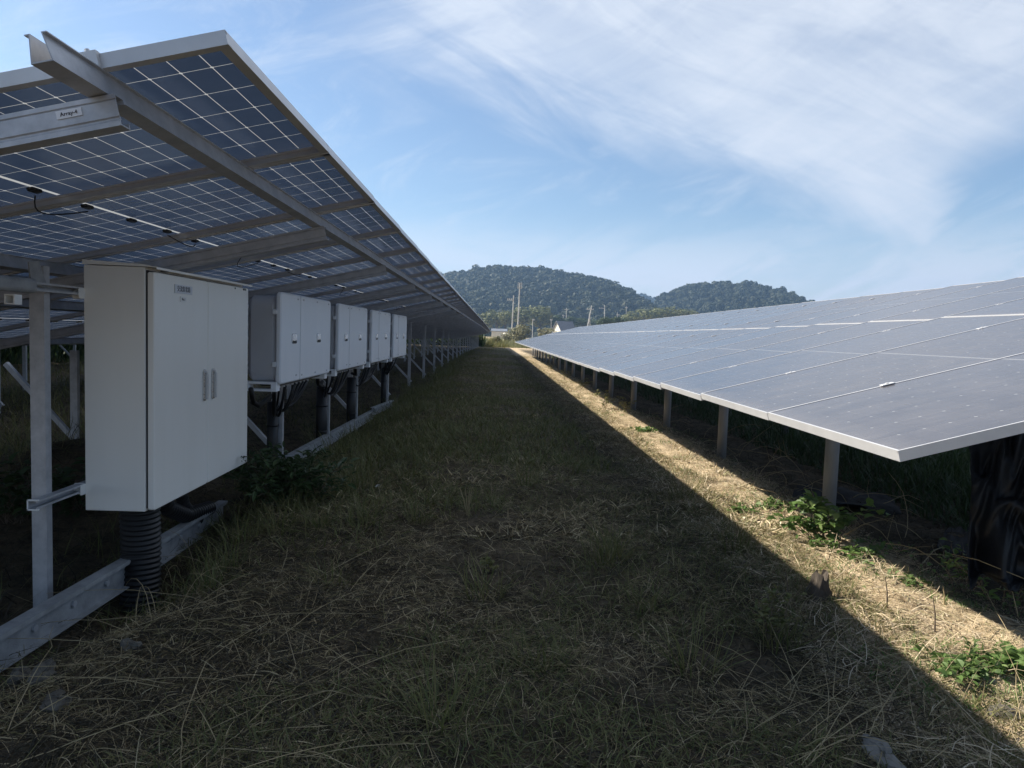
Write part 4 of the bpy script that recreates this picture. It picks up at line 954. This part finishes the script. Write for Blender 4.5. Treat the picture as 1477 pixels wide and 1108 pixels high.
for cx, cz, Dc, Df, Db in HILLS:
    x0, x1 = cx.min(), cx.max(); step = 5.4 if Dc < 800 else 8
    g1 = np.arange(x0-4, x1+4, step); g2 = np.arange(Df-10, Dc+25, step)
    for a in g1:
        for b in g2:
            x = a+rg.uniform(-.5, .5)*step; y = b+rg.uniform(-.5, .5)*step
            if rg.uniform() < .06: continue
            z = float(hz(np.array([x]), np.array([y]))[0])
            if z < -1.4 and rg.uniform() < .4: continue
            s = rg.uniform(.6, 1.35)*step*.74; hgt = s*rg.uniform(.8, 1.1)
            if y > Dc-8: hgt = s*.8
            v = variants[rg.integers(0, 6)]
            an = rg.uniform(0, 6.28); ca, sa = math.cos(an), math.sin(an)
            W = v[::1 if Dc < 800 else 2]*np.array([s, s, hgt]); W = np.stack([W[..., 0]*ca-W[..., 1]*sa, W[..., 0]*sa+W[..., 1]*ca, W[..., 2]], -1)
            out.append((W+np.array([x, y, z+3.2+rg.uniform(-1, 1.5)])).reshape(-1, 3))
Vf = np.concatenate(out); print('forest quads', len(Vf)//4, 'trees', len(out))
o = link('hill_forest', npmesh('hill_forest', Vf, np.arange(len(Vf)).reshape(-1, 4), M['forest'])); tag(o, 'dense dark woods covering the hills on the horizon', 'forest', kind='stuff')

# ------------------------------------------------------------------ house, shed, poles
def house():
    D = 170; b = at(809, 489, Y=D); e = at(809, 476, Y=D); rp = at(805, 463.5, Y=D)
    w = (at(809, 480, Y=D).x-at(799, 480, Y=D).x)     # visible gable width
    wr = at(830, 480, Y=D).x-at(809, 480, Y=D).x
    r = empty('house', b); tag(r, 'small cream house with grey gable roof beyond the end of the right row', 'house')
    # long side faces the camera, gable end to the left (turned a little)
    Lh, Wd, hw, hr = wr*1.05, w*2.3, e.z-b.z, rp.z-e.z
    r.rotation_euler.z = math.radians(31)
    Lh = 4.1; Wd = 3.3
    m = MB(); m.box((Lh/2, Wd/2, hw/2-.5), (Lh, Wd, hw+1)); 
    m.add([(0.001, 0, hw), (0.001, Wd, hw), (0.001, Wd/2, hw+hr*.93), (Lh-.001, 0, hw), (Lh-.001, Wd, hw), (Lh-.001, Wd/2, hw+hr*.93)], [(0, 2, 1), (3, 4, 5), (0, 3, 5, 2), (1, 2, 5, 4)]); m.build('wall', M['wall'], r)
    m = MB(); t = .12; ov = .35
    for s in (0, 1):
        y0, y1 = (-ov, Wd/2) if s == 0 else (Wd+ov, Wd/2)
        z0 = hw-ov*hr/(Wd/2)+.05; z1 = hw+hr
        m.add([(-ov, y0, z0), (Lh+ov, y0, z0), (Lh+ov, y1, z1), (-ov, y1, z1), (-ov, y0, z0+t), (Lh+ov, y0, z0+t), (Lh+ov, y1, z1+t), (-ov, y1, z1+t)], [(0, 3, 2, 1), (4, 5, 6, 7), (0, 1, 5, 4), (1, 2, 6, 5), (2, 3, 7, 6), (3, 0, 4, 7)])
    m.build('roof', M['roof'], r)
    m = MB(); m.box((-.02, Wd*.55, hw*.45), (.06, .9, 1.1)); wn = m.build('window', M['glass'], r)
    m = MB(); m.box((-.06, Wd*.55, hw*.45-.6), (.1, 1.1, .08)); m.box((-.06, Wd*.55, hw*.45+.6), (.1, 1.1, .08)); m.build('frame', M['wall'], wn)
    m = MB(); m.box((Lh*.55, -.02, hw*.45), (1.2, .06, 1.0)); m.build('window', M['glass'], r)
house()
def lowbuilding(u0, u1, vb, vt, D, name, label, mat):
    a = at(u0, vb, Y=D); c = at(u1, vt, Y=D); r = empty(name, a); tag(r, label, 'building')
    w = c.x-a.x; h = c.z-a.z
    m = MB(); m.box((w/2, 3, h*.35-.5), (w*.94, 5.6, h*.7+1)); m.build('wall', M['wall'], r)
    m = MB(); m.add([(0, 0, h*.68), (w, 0, h*.68), (w, 3, h), (0, 3, h), (w, 6, h*.68), (0, 6, h*.68), (0, 0, h*.62), (w, 0, h*.62), (w, 6, h*.62), (0, 6, h*.62)], [(0, 1, 2, 3), (3, 2, 4, 5), (6, 7, 1, 0), (9, 5, 4, 8), (6, 0, 3, 5, 9), (7, 8, 4, 2, 1), (6, 9, 8, 7)]); m.build('roof', M[mat], r)
lowbuilding(708, 732, 485, 474.5, 190, 'shed', 'long low grey roofed shed at the end of the overhead row', 'shed')
lowbuilding(783, 800, 487, 477, 185, 'shed', 'low dark roofed shed behind the shrub left of the cream house', 'roof')
lowbuilding(726, 742, 486, 480.5, 150, 'shed', 'tiny white outbuilding at the foot of the thin utility pole', 'wall')
def pole(u, vb, vt, ub, D, r, arms, label, top=None, extra=None):
    b = at(ub, vb, Y=D); t = at(u, vt, Y=D); e_ = empty('utility_pole', b); tag(e_, label, 'utility pole', 'poles along the far road'); H = t-b
    m = MB(); m.tube([Vector((0, 0, -1)), H], [r, r*.7], 10); m.build('shaft', M['pole'], e_)
    for (f, wl, wr_) in arms:
        p = H*f; m = MB(); m.box(p+Vector(((wr_-wl)/2, -.1, 0)), (wl+wr_, .12, .12))
        for k in range(4): x = -wl+(wl+wr_)*(k+.5)/4; m.tube([p+Vector((x, -.1, .05)), p+Vector((x, -.1, .35))], .09, 6)
        m.build('crossarm', M['pole'], e_)
    if extra == 'antenna':
        for dx, w in ((-.36, .15), (.36, .17)):
            m = MB(); m.box(H+Vector((dx, -.15 if dx else .25, -.55)), (w, .16, 1.3)); m.build('antenna_panel', M['pole'], e_)
        m = MB(); m.box(H+Vector((0, 0, -1.1)), (.9, .08, .08)); m.build('mounting_arm', M['pole'], e_)
    if extra == 'transformer':
        m = MB(); m.tube([H*.8+Vector((.35, 0, 0)), H*.8+Vector((.35, 0, .8))], .25, 10); m.build('transformer', M['pole'], e_)
    return e_
pole(740.5, 426, 426, 737, 150, .16, [], 'x') if False else None
pole(741, 482, 426, 738, 150, .15, [(.87, 1.35, .1)], 'thin utility pole with a left crossarm, left of the antenna mast', extra=None)
pole(750, 480, 408, 746.5, 150, .17, [], 'tall antenna mast rising highest in front of the hill', extra='antenna')
pole(853.5, 478, 441, 845.5, 210, .20, [(.85, 1.3, .9)], 'leaning utility pole with crossarm right of the cream house')
pole(850.5, 478, 455, 852, 211, .10, [], 'thin leaning stay pole crossing the leaning utility pole')
pole(872, 476, 440, 872, 300, .17, [(.86, 2.4, .2)], 'utility pole with a long left crossarm behind the fresh green tree')
pole(817, 476, 444, 816.5, 300, .15, [(.9, .8, .8)], 'small distant pole behind the cream house roof')
pole(812.5, 474, 454, 812.5, 320, .12, [(.92, .5, .5)], 'short distant pole left of the pole behind the house')
pole(890.5, 473, 450, 890.5, 320, .12, [(.8, .4, .9)], 'short pole rising from the small green tree')
pole(903.5, 470, 442, 903.5, 330, .12, [(.92, .6, .6)], 'faint distant pole before the saddle of the hills')
pole(768.5, 482, 461, 768, 200, .12, [(.95, .1, .5)], 'short lamp pole right of the pale bushy shrub')
pole(795, 482, 461, 795, 230, .10, [(.95, .4, .4)], 'short faint pole left of the cream house')
# fence post rods at far aisle end : slim marker
# ------------------------------------------------------------------ haze
hb = MB(); hb.box((40, 560, 60.0), (1500, 1500, 124)); m_ = bpy.data.materials.new('haze'); m_.use_nodes = True; nt = m_.node_tree; nt.nodes.clear()
ou = nt.nodes.new('ShaderNodeOutputMaterial'); pv = nt.nodes.new('ShaderNodeVolumePrincipled')
pv.inputs['Color'].default_value = (.38, .60, .92, 1); pv.inputs['Density'].default_value = .00048; pv.inputs['Anisotropy'].default_value = .3
nt.links.new(pv.outputs[0], ou.inputs['Volume'])
o = hb.build('haze', m_); tag(o, 'thin blue haze over the valley', 'haze', kind='stuff')

# ------------------------------------------------------------------ light
AZ_F = math.radians(20); dzdx = .82; EL = math.atan(dzdx*math.cos(AZ_F))
sd = Vector((-math.cos(AZ_F)*math.cos(EL), math.sin(AZ_F)*math.cos(EL), math.sin(EL)))
sl = bpy.data.lights.new('sun', 'SUN'); sl.energy = 5.0; sl.angle = math.radians(.53); sl.color = (1, .93, .82)
so = bpy.data.objects.new('sun', sl); C.objects.link(so); so.rotation_euler = sd.to_track_quat('Z', 'Y').to_euler(); so.location = (-40, 10, 60)
w = bpy.data.worlds.new('World'); bpy.context.scene.world = w; w.use_nodes = True; nt = w.node_tree
bg = nt.nodes['Background']; sky = nt.nodes.new('ShaderNodeTexSky'); sky.sky_type = 'NISHITA'; sky.sun_disc = False
sky.sun_elevation = EL; sky.sun_rotation = math.atan2(sd.x, sd.y) % (2*PI); sky.air_density = 1.0; sky.dust_density = .6; sky.ozone_density = 3.0
# cirrus on the sky dome, in azimuth / elevation
tc = nt.nodes.new('ShaderNodeTexCoord').outputs['Generated']; spz = nt.nodes.new('ShaderNodeSeparateXYZ'); nt.links.new(tc, spz.inputs[0])
az = M_(nt, 'ARCTAN2', spz.outputs[0], spz.outputs[1]); el = M_(nt, 'ARCSINE', spz.outputs[2])
cmb = nt.nodes.new('ShaderNodeCombineXYZ'); nt.links.new(az, cmb.inputs[0]); nt.links.new(el, cmb.inputs[1])
def skynoise(rot, sx, sy, sc, det, rough, dist=0, off=0):
    # rotate so that x runs along the streaks
    a = M_(nt, 'ADD', M_(nt, 'MULTIPLY', az, math.cos(rot)), M_(nt, 'MULTIPLY', el, math.sin(rot)))
    b_ = M_(nt, 'SUBTRACT', M_(nt, 'MULTIPLY', el, math.cos(rot)), M_(nt, 'MULTIPLY', az, math.sin(rot)))
    c_ = nt.nodes.new('ShaderNodeCombineXYZ'); nt.links.new(M_(nt, 'MULTIPLY', a, sx), c_.inputs[0]); nt.links.new(M_(nt, 'MULTIPLY', b_, sy), c_.inputs[1]); c_.inputs[2].default_value = off
    return noise(nt, sc, det, rough, c_.outputs[0], dist)
def sm(x, a, b):
    mr = nt.nodes.new('ShaderNodeMapRange'); mr.interpolation_type = 'SMOOTHSTEP'; nt.links.new(x, mr.inputs[0])
    mr.inputs[1].default_value = a; mr.inputs[2].default_value = b; return mr.outputs[0]
st1 = skynoise(-.42, 1.0, 5.0, 3.0, 8, .62, .6); st2 = skynoise(.35, 1.2, 4.0, 4.0, 8, .65, .8, 3.1); st3 = skynoise(-.3, 1, 2.2, 2.0, 6, .6, .5, 7.0)
# wedge: above a line falling to the right, and left of the tip
wob = M_(nt, 'MULTIPLY_ADD', st3, .26, -.12)
e1 = M_(nt, 'ADD', M_(nt, 'ADD', M_(nt, 'SUBTRACT', el, .275), M_(nt, 'MULTIPLY', az, M_(nt, 'MULTIPLY_ADD', az, .38, .12))), wob)
wl = sm(M_(nt, 'ADD', e1, M_(nt, 'MULTIPLY_ADD', st1, .16, -.08)), -.035, .085)
e2 = M_(nt, 'ADD', M_(nt, 'SUBTRACT', M_(nt, 'SUBTRACT', el, .20), M_(nt, 'MULTIPLY', M_(nt, 'ABSOLUTE', M_(nt, 'SUBTRACT', az, .545)), .38)), M_(nt, 'MULTIPLY', wob, .25))
right = sm(M_(nt, 'ADD', az, M_(nt, 'MULTIPLY_ADD', st2, .10, -.05)), .525, .575)
cutr = M_(nt, 'SUBTRACT', 1.0, M_(nt, 'MULTIPLY', right, M_(nt, 'SUBTRACT', 1.0, sm(e2, -.02, .05))))
wedge = M_(nt, 'MULTIPLY', M_(nt, 'MULTIPLY', wl, sm(M_(nt, 'ADD', az, M_(nt, 'MULTIPLY_ADD', st2, .3, -.15)), -.30, .02)), cutr)
body = M_(nt, 'MULTIPLY', wedge, M_(nt, 'ADD', .52, M_(nt, 'MULTIPLY', M_(nt, 'ADD', M_(nt, 'MULTIPLY', sm(st1, .34, .64), .65), M_(nt, 'MULTIPLY', sm(st2, .35, .65), .35)), .42)))
thin = M_(nt, 'MULTIPLY', sm(st2, .44, .76), .42)
lowh = M_(nt, 'MULTIPLY', M_(nt, 'SUBTRACT', 1.0, sm(el, .05, .18)), M_(nt, 'ADD', .5, M_(nt, 'MULTIPLY', sm(st2, .38, .60), .7)))
cl = M_(nt, 'MAXIMUM', M_(nt, 'MAXIMUM', body, thin), lowh, clamp=True)
cl = M_(nt, 'MULTIPLY', cl, sm(el, -.02, .02))
SKYS = .064
skyc = nt.nodes.new('ShaderNodeMix'); skyc.data_type = 'RGBA'; nt.links.new(cl, skyc.inputs[0]); nt.links.new(sky.outputs[0], skyc.inputs[6]); skyc.inputs[7].default_value = (5.7, 6.1, 6.8, 1)
nt.links.new(skyc.outputs[2], bg.inputs[0]); bg.inputs[1].default_value = SKYS
# ------------------------------------------------------------------ camera
cd = bpy.data.cameras.new('camera'); cam = bpy.data.objects.new('camera', cd); C.objects.link(cam)
cd.sensor_width = 36; cd.lens = 36*F/IW; cd.clip_start = .05; cd.clip_end = 5000
right_w = Vector((AX.x, AY.x, AZ.x)); up_w = Vector((AX.y, AY.y, AZ.y)); fwd_w = Vector((AX.z, AY.z, AZ.z))
mw = Matrix((right_w, up_w, -fwd_w)).transposed().to_4x4(); mw.translation = (0, 0, CAMZ); cam.matrix_world = mw
sc = bpy.context.scene; sc.camera = cam
sc.view_settings.view_transform = 'Standard'; sc.view_settings.look = 'None'; sc.view_settings.exposure = 1.15; sc.view_settings.gamma = 1
sc.cycles.max_bounces = 8; sc.cycles.volume_bounces = 0; sc.cycles.transparent_max_bounces = 8
